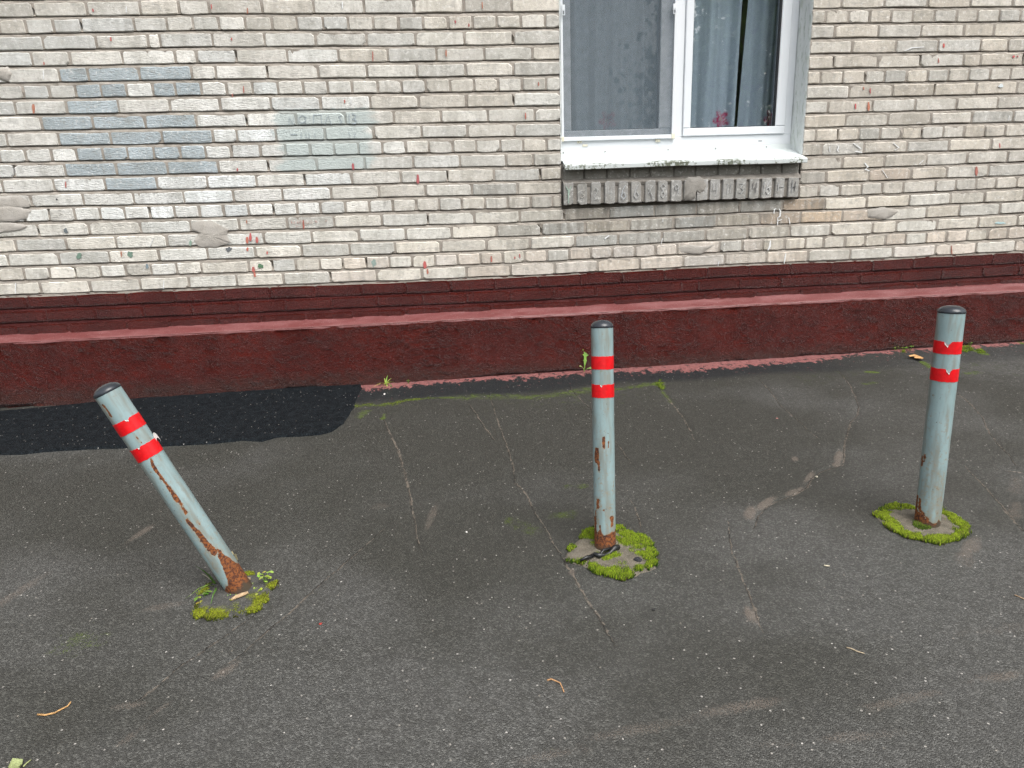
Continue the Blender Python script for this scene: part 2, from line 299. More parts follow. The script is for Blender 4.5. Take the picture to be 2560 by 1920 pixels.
M = dict(brick=mat_brick(), mortar=mat_mortar(), red=mat_redpaint(), redj=mat_redpaint(True), pink=mat_pink(), asphalt=mat_asphalt(), fresh=mat_asphalt(True), pole=mat_pole(), tape=mat_tape(),
    glass=mat_glass(), screen=mat_screen(), sill=mat_sill(), plaster=mat_plaster(), curtain=mat_curtain(),
    smear=mat_mortar('mortar_smear', C(.44, .415, .38), C(.36, .335, .30), C(.52, .49, .45)),
    smear2=mat_mortar('grey_mortar_smear', C(.30, .285, .26), C(.24, .225, .205), C(.36, .34, .31)),
    pvc=mat_flat('white_plastic_profile', C(.70, .735, .77), C(.74, .77, .80), .32, 3, .02), clip=mat_flat('yellowed_plastic', C(.72, .70, .58), C(.66, .63, .5), .45, 40, .1),
    rubber=mat_flat('black_rubber', C(.012, .013, .016), None, .45), cap=mat_flat('dark_grey_plastic_cap', C(.020, .025, .032), C(.027, .032, .04), .27, 20, .06),
    room=mat_flat('room_paint', C(.62, .60, .56), C(.66, .64, .60), .9), chalk=mat_attr('chalk_and_paint_marks', .8, .25, 300),
    conc=mat_concrete('old_concrete', C(.105, .092, .07), C(.165, .145, .112), C(.26, .245, .21)), soil=mat_concrete('dark_soil', C(.045, .045, .042), C(.08, .078, .07), C(.20, .20, .19)),
    moss=mat_attr('moss', .85, .35, 90, .2, .25), leaf=mat_attr('leaf', .45, .2, 80, .45, .35), wood=mat_attr('dry_plant_litter', .75, .3, 150, .3), bark=mat_flat('bark', C(.06, .045, .035), C(.11, .085, .065), .9, 25, .8, .01),
    steel=mat_flat('screw_steel', C(.25, .26, .27), C(.35, .35, .35), .4, 50, .1, metal=.6), black=mat_flat('black_plastic_strip', C(.008, .009, .010), C(.02, .021, .022), .35, 60, .5, .004),
    tar=mat_concrete('asphalt_lump', C(.014, .014, .017), C(.025, .025, .03), C(.10, .10, .11)), white=mat_flat('white_tape_backing', C(.62, .60, .58), C(.5, .48, .46), .5, 60, .2))

# ------------------------------------------------------------------ ground
PB = -0.086                         # foot of the plinth face
def gz(x, y):
    d = np.maximum(PB-np.asarray(y, float), -1.0)
    return 0.0096*np.asarray(x)+0.0005-0.055*d+(0.022*(fbm(np.asarray(x)*1.1, np.asarray(y)*1.1, 2, 5)-.5)+.008*(vn(np.asarray(x)*3.2, np.asarray(y)*3.2, 6)-.5))*sm(0, .4, d)
def gp(u, v, dz=0.0):
    r = ray(u, v); z = -.1
    for _ in range(12):
        t = (z-CAM[2])/r.z; x, y = r.x*t, CAM[1]+r.y*t; z = .5*z+.5*(float(gz(x, y))+dz)
    t = (z-CAM[2])/r.z
    return Vector((r.x*t, CAM[1]+r.y*t, z))
def zz(ox, oy, s): return lambda x, y: (ox+x/s, oy+y/s)
ZA = zz(880, 860, 3.0722); ZB = zz(1280, 1380, 3.0722); ZC = zz(1500, 860, 2.538); ZD = zz(1840, 840, 3.0722); ZE = zz(0, 1380, 3.0722); ZF = zz(1840, 1380, 3.0722); ZG = zz(0, 900, 3.0722)
CR = [  # cracks: projector, points, sand width in m
 (ZA, [(235, 560), (300, 700), (370, 870), (410, 1010), (440, 1150), (470, 1330), (510, 1530)], .012),
 (ZA, [(900, 460), (985, 590), (1090, 730)], .010),
 (ZA, [(1060, 400), (1110, 560), (1190, 790), (1240, 960), (1250, 1060), (1330, 1150), (1430, 1330), (1540, 1520), (1640, 1659)], .009),
 (ZB, [(360, 0), (410, 90), (460, 160), (530, 300), (610, 430), (690, 540), (780, 690)], .010),
 (ZC, [(360, 260), (440, 360), (530, 470), (600, 610)], .010), (ZC, [(100, 620), (180, 730)], .008),
 (ZA, [(2140, 1200), (2190, 1300), (2212, 1400)], .009), (ZA, [(1680, 330), (1760, 430), (1840, 500)], .006),
 (ZD, [(160, 310), (250, 410), (340, 530), (450, 620), (540, 710), (630, 780)], .008),
 (ZD, [(790, 270), (860, 360), (910, 450), (940, 540), (930, 600), (880, 660), (850, 740), (825, 830), (825, 950), (815, 990), (740, 1005), (640, 1040), (580, 1090), (540, 1160), (450, 1210), (330, 1260), (230, 1310), (180, 1370), (140, 1470)], .010),
 (ZD, [(1410, 200), (1500, 270), (1690, 430), (1800, 520), (1890, 620), (1940, 740), (2020, 840), (2100, 920), (2150, 990)], .009),
 (ZD, [(1760, 1000), (1850, 1090), (1950, 1200), (2030, 1290), (2110, 1390), (2200, 1490)], .010), (ZD, [(2050, 1030), (2130, 1040), (2230, 1050)], .010),
 (ZB, [(1660, -230), (1675, -100), (1690, 0), (1730, 110), (1775, 215), (1830, 370), (1870, 450), (1910, 590)], .009),
 (ZE, [(1930, 490), (1700, 650), (1530, 770), (1350, 890), (1200, 1030), (1040, 1140)], .008),
 (ZE, [(2950, -190), (2700, 30), (2200, 480), (2000, 640), (1850, 780), (1750, 850)], .008),
]
DIRT = [ # projector, cx, cy, rx, ry, angle, strength
 (ZE, 1720, 920, 190, 55, -35, .75), (ZE, 1000, 1180, 200, 45, -8, .75), (ZE, 1230, 1210, 160, 28, -35, .6), (ZE, 1000, 1420, 220, 35, -35, .5), (ZE, 1250, 420, 260, 35, -8, .55), (ZE, 150, 300, 320, 40, -32, .6),
 (ZG, 1070, 1340, 170, 28, -33, .8), (ZF, 0, 1200, 420, 60, -10, .6), (ZF, 1300, 1130, 520, 70, -12, .55), (ZF, 2000, 960, 320, 60, -8, .6), (ZF, 900, 1420, 500, 60, -4, .5), (ZF, 300, 1480, 400, 40, 0, .4),
 (ZB, 1000, 1360, 600, 60, -10, .5), (ZB, 300, 1560, 400, 60, -10, .5), (ZD, 790, 925, 42, 62, 20, 1.0), (ZD, 770, 985, 50, 20, -10, 1.0), (ZD, 560, 1085, 75, 34, -42, 1.0), (ZD, 450, 1195, 90, 25, -20, .8), (ZD, 220, 1290, 110, 35, -30, 1.0), (ZD, 110, 1360, 75, 60, -60, 1.0),
 (ZD, 455, 945, 42, 28, 0, .95), (ZD, 1800, 1620, 150, 75, -50, .75), (ZD, 2150, 1150, 90, 130, 0, .5), (ZD, 2150, 1330, 90, 80, 40, .6), (ZD, 1660, 1480, 150, 60, 60, .4), (ZB, 1865, 500, 40, 95, -25, 1.0), (ZB, 460, 150, 20, 32, -20, 1.1), (ZF, 100, 480, 38, 95, -25, 1.0),
 (ZA, 610, 1330, 40, 130, 22, .6), (ZA, 220, 1250, 90, 30, -8, .5), (ZF, 1750, 60, 120, 90, 50, .5), (ZF, 2000, 600, 500, 60, -5, .35),
]
MOSSL = [ (ZA, [(-40, 480), (120, 470), (260, 465), (430, 430), (600, 415), (820, 412)], .016, .72), (ZA, [(820, 412), (1100, 400), (1330, 410), (1500, 400), (1650, 380), (1830, 350)], .05, .58), (ZC, [(90, 290), (200, 275), (300, 258), (380, 250)], .03, .66),
 (ZC, [(350, 255), (390, 262), (400, 280)], .02, 1.15), (ZA, [(100, 520), (60, 560)], .03, .6), (ZD, [(1010, 275), (1080, 280)], .02, 1.1), (ZD, [(1740, 100), (1830, 110), (1920, 140)], .02, 1.1), (ZD, [(1430, 200), (1500, 240)], .02, .95), (ZD, [(2100, 20), (2212, 60)], .02, .9), (ZD, [(1000, 370), (1060, 360)], .02, .6), (ZD, [(1780, 290), (1850, 280)], .03, .6),
 (ZA, [(250, 540), (240, 570)], .012, .9), (ZC, [(380, 270), (420, 330), (450, 370)], .012, .7), (ZA, [(1560, 1330), (1680, 1310)], .03, .55), (ZA, [(1700, 1090), (1770, 1090)], .03, .5), (ZE, [(560, 680), (650, 690)], .06, .45), (ZA, [(1200, 1350), (1400, 1440)], .03, .5)]
def segdist(X, Y, a, b):
    ax, ay, bx, by = a[0], a[1], b[0], b[1]; dx, dy = bx-ax, by-ay; L = dx*dx+dy*dy+1e-12
    t = np.clip(((X-ax)*dx+(Y-ay)*dy)/L, 0, 1); ex, ey = X-ax-t*dx, Y-ay-t*dy
    return np.sqrt(ex*ex+ey*ey), np.sign(dx*(Y-ay)-dy*(X-ax)), t
gx_ = np.concatenate([[-80, -30, -12, -6, -4], np.arange(-3.2, 4.3, .0105), [4.6, 6, 12, 30, 80]])
gy_ = np.concatenate([[-80, -30, -12, -7, -5.2], np.arange(-4.3, -.02, .0105), [1, 12, 80]])
GX, GY = np.meshgrid(gx_, gy_); GX = GX.ravel(); GY = GY.ravel(); nG = len(GX)
crk = np.full(nG, .1); sw = np.full(nG, .001); dirt = np.zeros(nG); moss = np.zeros(nG)
def near(pts, m):
    xs = [p[0] for p in pts]; ys = [p[1] for p in pts]
    return np.where((GX > min(xs)-m) & (GX < max(xs)+m) & (GY > min(ys)-m) & (GY < max(ys)+m))[0]
for Zf, pts, wd in CR:
    P = []
    for a, b in zip(pts, pts[1:]):          # subdivide and jitter the crack line
        A, B = gp(*Zf(*a)), gp(*Zf(*b)); n = max(2, int((B-A).length/.04))
        for k in range(n): P.append((A.x+(B.x-A.x)*k/n+rnd.uniform(-.003, .003), A.y+(B.y-A.y)*k/n+rnd.uniform(-.003, .003)))
    e = gp(*Zf(*pts[-1])); P.append((e.x, e.y)); nP = len(P)
    I = near(P, .1); best = crk[I].copy(); bw = sw[I].copy()
    for k, (a, b) in enumerate(zip(P, P[1:])):
        J = np.where((np.abs(GX[I]-(a[0]+b[0])/2) < .14) & (np.abs(GY[I]-(a[1]+b[1])/2) < .14))[0]
        if not len(J): continue
        d, sg, t = segdist(GX[I][J], GY[I][J], a, b); fade = min(1, 4*(k+.6)/nP, 4*(nP-k-.4)/nP)
        q = d < np.abs(best[J]); best[J[q]] = d[q]*sg[q]; bw[J[q]] = wd*(.35+.65*fade)*(.6+.8*rnd.random())
    crk[I] = best; sw[I] = bw
for Zf, cx, cy, rx, ry, an, st in DIRT:
    a = math.radians(an); c0 = gp(*Zf(cx, cy)); e1 = gp(*Zf(cx+rx*math.cos(a), cy+rx*math.sin(a)))-c0; e2 = gp(*Zf(cx-ry*math.sin(a), cy+ry*math.cos(a)))-c0
    det = e1.x*e2.y-e1.y*e2.x; X, Y = GX-c0.x, GY-c0.y
    U = (X*e2.y-Y*e2.x)/det; V = (Y*e1.x-X*e1.y)/det; q = U*U+V*V; I = np.where(q < 2.5)[0]
    wob = .7*(fbm(GX[I]*14, GY[I]*14, 3, 3)-.5)
    dirt[I] = np.maximum(dirt[I], st*sm(1.25, .35, np.sqrt(q[I])+wob))
for Zf, pts, wd, st in MOSSL:
    P = [gp(*Zf(*p)) for p in pts]; I = near([(p.x, p.y) for p in P], .25)
    for a, b in zip(P, P[1:]):
        d, _, _ = segdist(GX[I], GY[I], a, b); moss[I] = np.maximum(moss[I], st*sm(wd*1.8, wd*.3, d+.02*(fbm(GX[I]*20, GY[I]*20, 2, 9)-.5)))
I = np.where((GY > -1.0) & (GY < 0))[0]; wall = np.full(nG, 1.0); wall[I] = PB-GY[I]
tar = np.zeros(nG); wv = .045*(fbm(GX[I]*2.2, GX[I]*0, 3, 8)-.5)
tar[I] = sm(.36, .24, wall[I]+2*wv)*sm(-1.2, -.7, GX[I])*(1-.55*sm(1.9, 2.6, GX[I]))
moss[I] = np.maximum(moss[I], .30*sm(1.0, .3, wall[I])*sm(.22, .34, wall[I])*sm(-.6, .1, GX[I])*fbm(GX[I]*3, GY[I]*3, 2, 4)*1.3)
pw = wall+.2*sm(-.95, -1.25, GX)+.06*(fbm(GX*3, GX*0, 3, 21)-.55)-.05*sm(.95, 1.4, GX)*sm(2.5, 2.2, GX)+.04*sm(2.3, 2.6, GX)        # paint slop: none on the fresh patch
tone = sm(-1.2, -3.0, GY+.5*(fbm(GX*.8, GY*.8, 2, 15)-.5))*.45+.9*(fbm(GX*1.7+3, GY*2.6, 4, 12)-.5)+.25+.15*sm(.5, 2.5, GX)  # mottled tone; sky sheen on the nearer ground put in as paler colour
GZ = gz(GX, GY)-.0035*np.exp(-(crk/.012)**2)+.0015*dirt
ground = link('ground', grid_mesh('ground', np.stack([GX, GY, GZ], 1), len(gx_), len(gy_), dict(crack=crk, sandw=sw, dirt=dirt, moss=moss, tar=tar, walld=pw, tone=tone)), M['asphalt'], smooth=True)
tag(ground, 'worn grey asphalt pavement sloping away from the wall', kind='structure')
# fresh dark asphalt patch laid over the pavement at the left
OUT = [(-420, 1075), (-250, 1058), (0, 1030), (150, 1016), (330, 998), (520, 982), (700, 972), (903, 963), (905, 972), (892, 990), (887, 1013), (872, 1040), (858, 1060), (830, 1079), (798, 1088), (745, 1092), (694, 1094), (655, 1104), (605, 1102), (560, 1107), (521, 1111), (430, 1115), (324, 1120), (220, 1124), (116, 1130), (60, 1137), (0, 1138), (-200, 1150), (-420, 1162)]
ring = []
for a, b in zip(OUT, OUT[1:]+OUT[:1]):
    A, B = gp(*a), gp(*b); n = max(1, int((B-A).length/.03))
    for k in range(n): ring.append((A.lerp(B, k/n), len(ring)))
P2 = [(p.x, p.y) for p, _ in ring]; n = len(P2)
sgn = 1 if sum(P2[i-1][0]*P2[i][1]-P2[i][0]*P2[i-1][1] for i in range(n)) > 0 else -1
mb = MB(); LAY = ((-.004, -.004), (0, .003), (.006, .0085), (.02, .011), (.05, .0115))
for ins, h in LAY:
    for i, (x, y) in enumerate(P2):
        q = Vector((P2[(i+1) % n][0]-P2[i-1][0], P2[(i+1) % n][1]-P2[i-1][1], 0)).normalized(); j = .010*(float(vn(x*25, y*25, 2))-.5)
        X, Y = x-q.y*sgn*(ins+j), y+q.x*sgn*(ins+j)
        mb.v.append((X, min(Y, PB+.02), float(gz(X, Y))+h))
for k in range(len(LAY)-1):
    for i in range(n): mb.f.append((k*n+i, k*n+(i+1) % n, (k+1)*n+(i+1) % n, (k+1)*n+i))
mb.f.append(tuple((len(LAY)-1)*n+i for i in range(n)))
patch = mb.build('asphalt_patch', M['fresh'], smooth=True)
tag(patch, 'fresh black asphalt patch along the foot of the wall at left', kind='structure')

# ------------------------------------------------------------------ building: mortar, bricks, plinth
BOTZ={
0:[(-2.06,1.9834),(-1.11,1.9895),(-0.08,1.9823),(0.61,1.9839),(2.41,1.9869),(3.35,1.983)],
1:[(-2.07,1.9072),(-1.12,1.9128),(-0.09,1.9025),(0.61,1.904),(2.41,1.9092),(3.36,1.9066)],
2:[(-2.09,1.8301),(-1.13,1.8345),(-0.09,1.8255),(0.61,1.8251),(2.42,1.8338),(3.37,1.8307)],
3:[(-2.1,1.7549),(-1.14,1.7568),(-0.1,1.7475),(0.61,1.7466),(2.43,1.7542),(3.39,1.7518)],
4:[(-2.12,1.6785),(-1.15,1.6787),(-0.1,1.6697),(0.6,1.6687),(2.44,1.6757),(3.4,1.6752)],
5:[(-2.14,1.6017),(-1.16,1.6),(-0.11,1.5919),(0.6,1.5906),(2.45,1.5954),(3.41,1.5974)],
6:[(-2.15,1.5243),(-1.17,1.5214),(-0.11,1.5147),(0.6,1.5116),(2.45,1.5178),(3.42,1.5201)],
7:[(-2.17,1.4476),(-1.18,1.442),(-0.12,1.4374),(0.6,1.4317),(2.46,1.4386),(3.44,1.4397)],
8:[(-2.18,1.3696),(-1.2,1.3635),(-0.12,1.3609),(0.6,1.3528),(2.47,1.3631),(3.45,1.3631)],
9:[(-2.2,1.2924),(-1.21,1.2846),(-0.13,1.2815),(0.6,1.2732),(2.48,1.2859),(3.47,1.2847)],
10:[(-2.22,1.2158),(-1.22,1.2071),(-0.13,1.2033),(0.59,1.1954),(2.49,1.2094),(3.48,1.2089)],
11:[(-2.23,1.1393),(-1.23,1.1296),(-0.14,1.125),(0.59,1.117),(2.5,1.1289),(3.49,1.1358)],
12:[(-2.25,1.0633),(-1.24,1.0524),(-0.14,1.0492),(0.59,1.0408),(2.5,1.0519),(3.5,1.0583)],
13:[(-2.26,0.9873),(-1.25,0.9772),(-0.15,0.9722),(0.59,0.9652),(2.51,0.9738),(3.51,0.9849)],
14:[(-2.28,0.9086),(-1.26,0.9006),(-0.16,0.8945),(0.59,0.8875),(1.82,0.8987),(2.52,0.897),(3.53,0.9071)],
15:[(-2.29,0.8313),(-1.27,0.8236),(-0.16,0.8133),(0.59,0.8099),(1.82,0.8244),(2.53,0.8216),(3.54,0.8326)],
16:[(-2.31,0.7539),(-1.28,0.7486),(-0.17,0.7374),(0.58,0.7333),(1.83,0.7457),(2.53,0.7454),(3.55,0.7565)],
17:[(-2.32,0.6775),(-1.29,0.6725),(-0.17,0.6589),(0.58,0.66),(1.83,0.6724),(2.54,0.6691),(3.57,0.6818)],
18:[(-2.34,0.5983),(-1.3,0.5944),(-0.18,0.5865),(0.58,0.5844),(1.84,0.5972),(2.55,0.5927),(3.58,0.6034)],
19:[(-2.36,0.5191),(-1.31,0.516),(-0.18,0.5084),(0.58,0.5093),(1.84,0.5198),(2.56,0.5148),(3.59,0.5251)],
20:[(-2.37,0.4424),(-1.32,0.439),(-0.19,0.4371),(0.58,0.4326),(1.85,0.4448),(2.57,0.4411),(3.61,0.4489)],
}
PERP={
0:[-1.954,-1.698,-1.441,-1.249,-1.101,-0.837,-0.576,-0.318,-0.06,0.201,0.457,2.296,2.549,2.801,3.058,3.317,3.581],
1:[-2.135,-2.005,-1.874,-1.739,-1.482,-1.322,-1.191,-1.063,-0.929,-0.796,-0.668,-0.536,-0.406,-0.278,-0.146,-0.016,0.114,0.246,0.372,0.504,0.634,2.208,2.341,2.468,2.593,2.724,2.852,2.985,3.113,3.245,3.374,3.504],
2:[-2.195,-1.939,-1.681,-1.427,-1.367,-1.105,-0.844,-0.584,-0.318,-0.062,0.197,0.459,2.268,2.527,2.783,3.04,3.223,3.487],
3:[-2.254,-2.007,-1.821,-1.565,-1.303,-1.196,-0.997,-0.736,-0.472,-0.215,0.045,0.302,0.562,2.381,2.64,2.895,3.155,3.324,3.59],
4:[-2.145,-1.889,-1.748,-1.494,-1.232,-1.108,-0.849,-0.586,-0.329,-0.065,0.196,0.456,2.277,2.542,2.799,3.062,3.166,3.43],
5:[-2.205,-2.079,-1.952,-1.824,-1.698,-1.57,-1.438,-1.327,-1.195,-1.065,-0.933,-0.801,-0.672,-0.541,-0.413,-0.28,-0.151,-0.022,0.108,0.239,0.37,0.501,0.632,2.207,2.34,2.476,2.593,2.724,2.855,2.979,3.106,3.237,3.365,3.494],
6:[-2.379,-2.133,-1.882,-1.625,-1.368,-1.109,-0.847,-0.587,-0.325,-0.065,0.193,0.453,2.386,2.648,2.905,3.161,3.419,3.686],
7:[-2.272,-2.02,-1.766,-1.504,-1.244,-0.984,-0.725,-0.465,-0.206,0.052,0.308,0.567,2.266,2.535,2.797,3.054,3.31,3.571],
8:[-2.206,-1.951,-1.691,-1.429,-1.168,-1.042,-0.839,-0.579,-0.32,-0.061,0.192,0.454,2.38,2.639,2.904,3.161,3.421,3.681],
9:[-2.26,-2.131,-2.002,-1.876,-1.743,-1.617,-1.483,-1.349,-1.216,-1.083,-0.93,-0.796,-0.666,-0.539,-0.408,-0.279,-0.151,-0.023,0.106,0.235,0.371,0.499,0.632,2.205,2.339,2.469,2.598,2.729,2.858,2.991,3.122,3.252,3.383,3.515],
10:[-2.456,-2.203,-1.947,-1.688,-1.426,-1.16,-0.899,-0.64,-0.379,-0.116,0.143,0.4,0.552,2.247,2.509,2.775,3.038,3.302,3.569],
11:[-2.275,-2.02,-1.758,-1.492,-1.229,-0.969,-0.712,-0.455,-0.189,0.07,0.329,0.592,2.381,2.645,2.907,3.164,3.42,3.686],
12:[-2.412,-2.151,-1.886,-1.625,-1.363,-1.102,-0.839,-0.578,-0.315,-0.057,0.203,0.458,2.287,2.556,2.819,3.044,3.311,3.595],
13:[-2.329,-2.198,-2.073,-1.942,-1.811,-1.684,-1.554,-1.423,-1.293,-1.163,-1.031,-0.898,-0.77,-0.641,-0.507,-0.375,-0.244,-0.115,0.014,0.141,0.271,0.403,0.534,0.66,2.251,2.384,2.517,2.646,2.778,2.982,3.111,3.242,3.372,3.505,3.636],
14:[-2.399,-2.141,-1.88,-1.614,-1.351,-1.092,-0.831,-0.575,-0.312,-0.054,0.209,0.47,0.728,0.987,1.257,1.51,1.77,2.033,2.295,2.557,2.827,3.088,3.31,3.565],
15:[-2.528,-2.272,-2.014,-1.754,-1.487,-1.218,-0.968,-0.705,-0.446,-0.184,0.076,0.334,0.591,0.849,1.112,1.376,1.635,1.899,2.151,2.412,2.677,2.945,3.157,3.421,3.685],
16:[-2.581,-2.326,-2.066,-1.803,-1.541,-1.28,-1.023,-0.768,-0.505,-0.248,0.01,0.272,0.526,0.79,1.046,1.307,1.572,1.831,2.089,2.346,2.61,2.762,3.023,3.291,3.547],
17:[-2.394,-2.262,-2.128,-1.994,-1.861,-1.729,-1.594,-1.458,-1.325,-1.069,-0.938,-0.809,-0.677,-0.549,-0.419,-0.288,-0.158,-0.028,0.103,0.233,0.363,0.492,0.622,0.752,0.882,1.009,1.144,1.27,1.4,1.662,1.799,1.928,2.061,2.192,2.308,2.442,2.571,2.703,2.833,2.966,3.096,3.231,3.365,3.495,3.624],
18:[-2.452,-2.192,-1.931,-1.666,-1.404,-1.143,-0.887,-0.624,-0.366,-0.107,0.147,0.405,0.665,0.922,1.177,1.442,1.698,1.957,2.216,2.484,2.759,3.033,3.3,3.559,3.827],
19:[-2.537,-2.279,-2.019,-1.749,-1.489,-1.223,-0.969,-0.714,-0.455,-0.205,0.054,0.308,0.565,0.817,1.069,1.326,1.589,1.848,2.11,2.374,2.635,2.899,3.163,3.424,3.619],
20:[-2.457,-2.194,-1.926,-1.67,-1.412,-1.154,-0.894,-0.633,-0.372,-0.116,0.143,0.398,0.653,0.913,1.167,1.429,1.536,1.793,2.053,2.307,2.565,2.829,3.094,3.366,3.613,3.885],
}

JL, JR = .712, 2.131; COURSE, BH = .07725, .0612
XL, XR, RTOP = -3.7, 5.1, -7
HDR = lambda r: (r-1) % 4 == 0
def zb(r, x):
    k = min(max(r, 0), 20); P = BOTZ[k]
    return float(np.interp(x, [p[0] for p in P], [p[1] for p in P]))-(r-k)*COURSE
bld = empty('apartment_building', (0, 0, 0))
tag(bld, 'pale brick apartment building with white window and dark red painted base', 'building')
def mortar_strip(mb, xa, xb, r0, r1, dep=1.0):
    cols = np.linspace(xa, xb, max(2, int((xb-xa)/.022))); prof = []
    for x in cols:
        L = []
        for r in range(r0, r1+1):
            z = zb(r, x); j = lambda s: (float(vn(x*45, z*70, s))-.5)
            g = float(vn(x*3.1, r*7.7, 40)); hole = .03 if float(vn(x*31, r*5.3, 77)) > .88 else 0.0
            L += [(z+BH+.001+.002*j(1), -.0008+.006*j(2)), (z+.03, .0008+.006*j(3)+hole), (z+.002, .003+.003*j(4)), (z-.0012+.0015*j(5), (.010+.016*g)*dep+.004*j(6)), (z-.0048, .0035*dep+.006*j(7))]
        z = zb(r1+1, x); L += [(z+BH+.0005, .001), (z+BH-.02, .012)]
        prof.append(L)
    nP = len(prof[0]); o = len(mb.v)
    for x, L in zip(cols, prof): mb.v += [(x, y, z) for z, y in L]
    for i in range(len(cols)-1):
        for k in range(nP-1): a = o+i*nP+k; mb.f.append((a, a+1, a+nP+1, a+nP))
mb = MB(); mortar_strip(mb, XL, JL, RTOP, 13); mortar_strip(mb, JR, XR, RTOP, 13); mortar_strip(mb, XL, XR, 14, 18)
mb.box(XL, JL, .05, .38, .3, 2.55); mb.box(JR, XR, .05, .38, .3, 2.55); mb.box(JL, JR, .05, .38, .3, 1.2); mb.box(XL-4, XR+4, .02, .4, 2.55, 9); mb.box(XL-4, XL, .02, .4, -.3, 2.55); mb.box(XR, XR+4, .02, .4, -.3, 2.55)
wallo = mb.build('wall', M['mortar'], bld)
# colours of single bricks, read from the wall
BLUE = {4: [(-1.89, -1.23)], 5: [(-1.824, -1.57), (-1.438, -1.195)], 6: [(-1.882, -1.625)], 7: [(-2.02, -1.244)], 8: [(-1.951, -1.168)], 9: [(-1.876, -1.216)], 10: [(-1.947, -1.16)], 11: [(-1.758, -1.492)]}
ORANGE = {12: [(2.556, 2.819)], 14: [(2.033, 2.295)], 15: [(2.151, 2.412), (1.899, 2.151), (2.412, 2.677)]}
def brick_tint(r, xa, xb, R):
    xm = (xa+xb)/2; zm = zb(r, xm)+.03
    for a, b in BLUE.get(r, []):
        if a-.02 < xm < b+.02: k = R.uniform(.94, 1.06); return (.40*k, .455*k, .485*k, 1.0), .04
    base = np.array([.60, .575, .525]); al = .2
    # whitewashed zone on the left, greyer towards the window, cream low on the right
    wl_ = math.exp(-((xm+1.35)/.9)**2-((zm-1.2)/.55)**2); k = min(1, wl_*1.25+R.uniform(-.25, .35)*wl_)
    base = base*(1-k)+np.array([.74, .75, .735])*k; al += .75*k
    if xm < -1.75 and r < 9: base = base*.92+np.array([.0, .006, .012]); al *= .6
    if xm > 2.1: base = np.array([.575, .54, .485])
    if r >= 14: base = base*.55+np.array([.70, .665, .59])*.45
    d = .10+.16*R.random()
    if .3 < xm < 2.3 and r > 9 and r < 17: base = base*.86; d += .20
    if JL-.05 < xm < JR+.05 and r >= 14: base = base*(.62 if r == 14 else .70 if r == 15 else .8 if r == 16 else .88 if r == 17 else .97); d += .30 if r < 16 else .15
    for a, b in ORANGE.get(r, []):
        if a-.02 < xm < b+.02: base = base*.6+np.array([.56, .37, .22])*.4
    if r >= 17 and xm > -.5 and R.random() < .55: base = base*.82+np.array([.60, .42, .36])*.18
    v = R.uniform(.86, 1.09); wv = R.uniform(-.018, .018)
    base = base*v+np.array([wv, 0, -wv])
    if R.random() < .10: base = base*.86
    return (float(base[0]), float(base[1]), float(base[2]), al), d
def brick_geo(xa, xb, zfun, h, R, yf=-.004, depth=.05, rough=1.0, hdr=False, bev=1.0):
    """one brick: chipped outline, bevelled arris; zfun(x) is the bed line under it"""
    z0a, z0b = zfun(xa), zfun(xb); W = xb-xa
    yj = yf+R.uniform(-.0018, .0018)*rough; ty, tz = R.uniform(-.0015, .0015)*rough, R.uniform(-.001, .001)*rough
    def pt(u, v): return (xa+u*W, z0a+(z0b-z0a)*u+v*h)
    def cr():
        c = R.uniform(.0035, .0085) if R.random() < .88 else R.uniform(.009, .020)
        return c*(.6+.4*rough), c*R.uniform(.4, 1.0)*(.6+.4*rough)
    o = []; e = .0013*rough; dbl = range(4)
    for q_, (cu, cv, du, dv) in enumerate(((0, 0, 1, 1), (1, 0, -1, 1), (1, 1, -1, -1), (0, 1, 1, -1))):
        ca, cb = cr(); x, z = pt(cu, cv)
        if q_ not in dbl: o.append([(x+du*R.uniform(0, .0025), z+dv*R.uniform(0, .002))]); continue
        p1 = (x+R.uniform(-e, e), z+dv*cb); p2 = (x+du*ca, z+R.uniform(-e, e))
        o.append([p1, p2] if (cu, cv) in ((0, 0), (1, 1)) else [p2, p1])
    def mid(a, b, t): return (a[0]+(b[0]-a[0])*t, a[1]+(b[1]-a[1])*t+R.uniform(-.0032, .0032)*rough)
    ol = o[0]+[mid(o[0][-1], o[1][0], R.uniform(.2, .8))]+o[1]+o[2]+[mid(o[2][-1], o[3][0], R.uniform(.2, .8))]+o[3]
    n = len(ol); cx, cz = sum(p[0] for p in ol)/n, sum(p[1] for p in ol)/n; b = R.uniform(.0022, .0045)*bev
    v = []
    for x, z in ol: v.append((x, yj+.0042, z))
    for x, z in ol:
        dx, dz = cx-x, cz-z; sx = 1 if dx > 0 else -1; sz = 1 if dz > 0 else -1
        X, Z = x+sx*b*(1 if abs(dx) > .02 else 0), z+sz*b
        v.append((X, yj+ty*(X-cx)/.12+tz*(Z-cz)/.03, Z))
    for x, z in ol: v.append((x, yj+depth, z))
    f = [tuple(range(n, 2*n))]
    for i in range(n):
        k = (i+1) % n; f += [(i, k, n+k, n+i), (2*n+i, 2*n+k, k, i)]
    return v, f, n
class BrickSet:
    def __init__(s): s.L = []      # (visible area, v, f, tint list, dirt list)
    def add(s, area, v, f, n, tint, d):
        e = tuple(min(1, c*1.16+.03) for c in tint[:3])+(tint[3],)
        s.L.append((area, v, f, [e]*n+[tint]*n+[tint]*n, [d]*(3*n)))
def vis(r, xa, xb):
    lo, hi = -2.13-.017*r, 3.31+.0135*r
    if r < 0 or r > 21: return 0
    return max(0, min(xb, hi)-max(xa, lo))
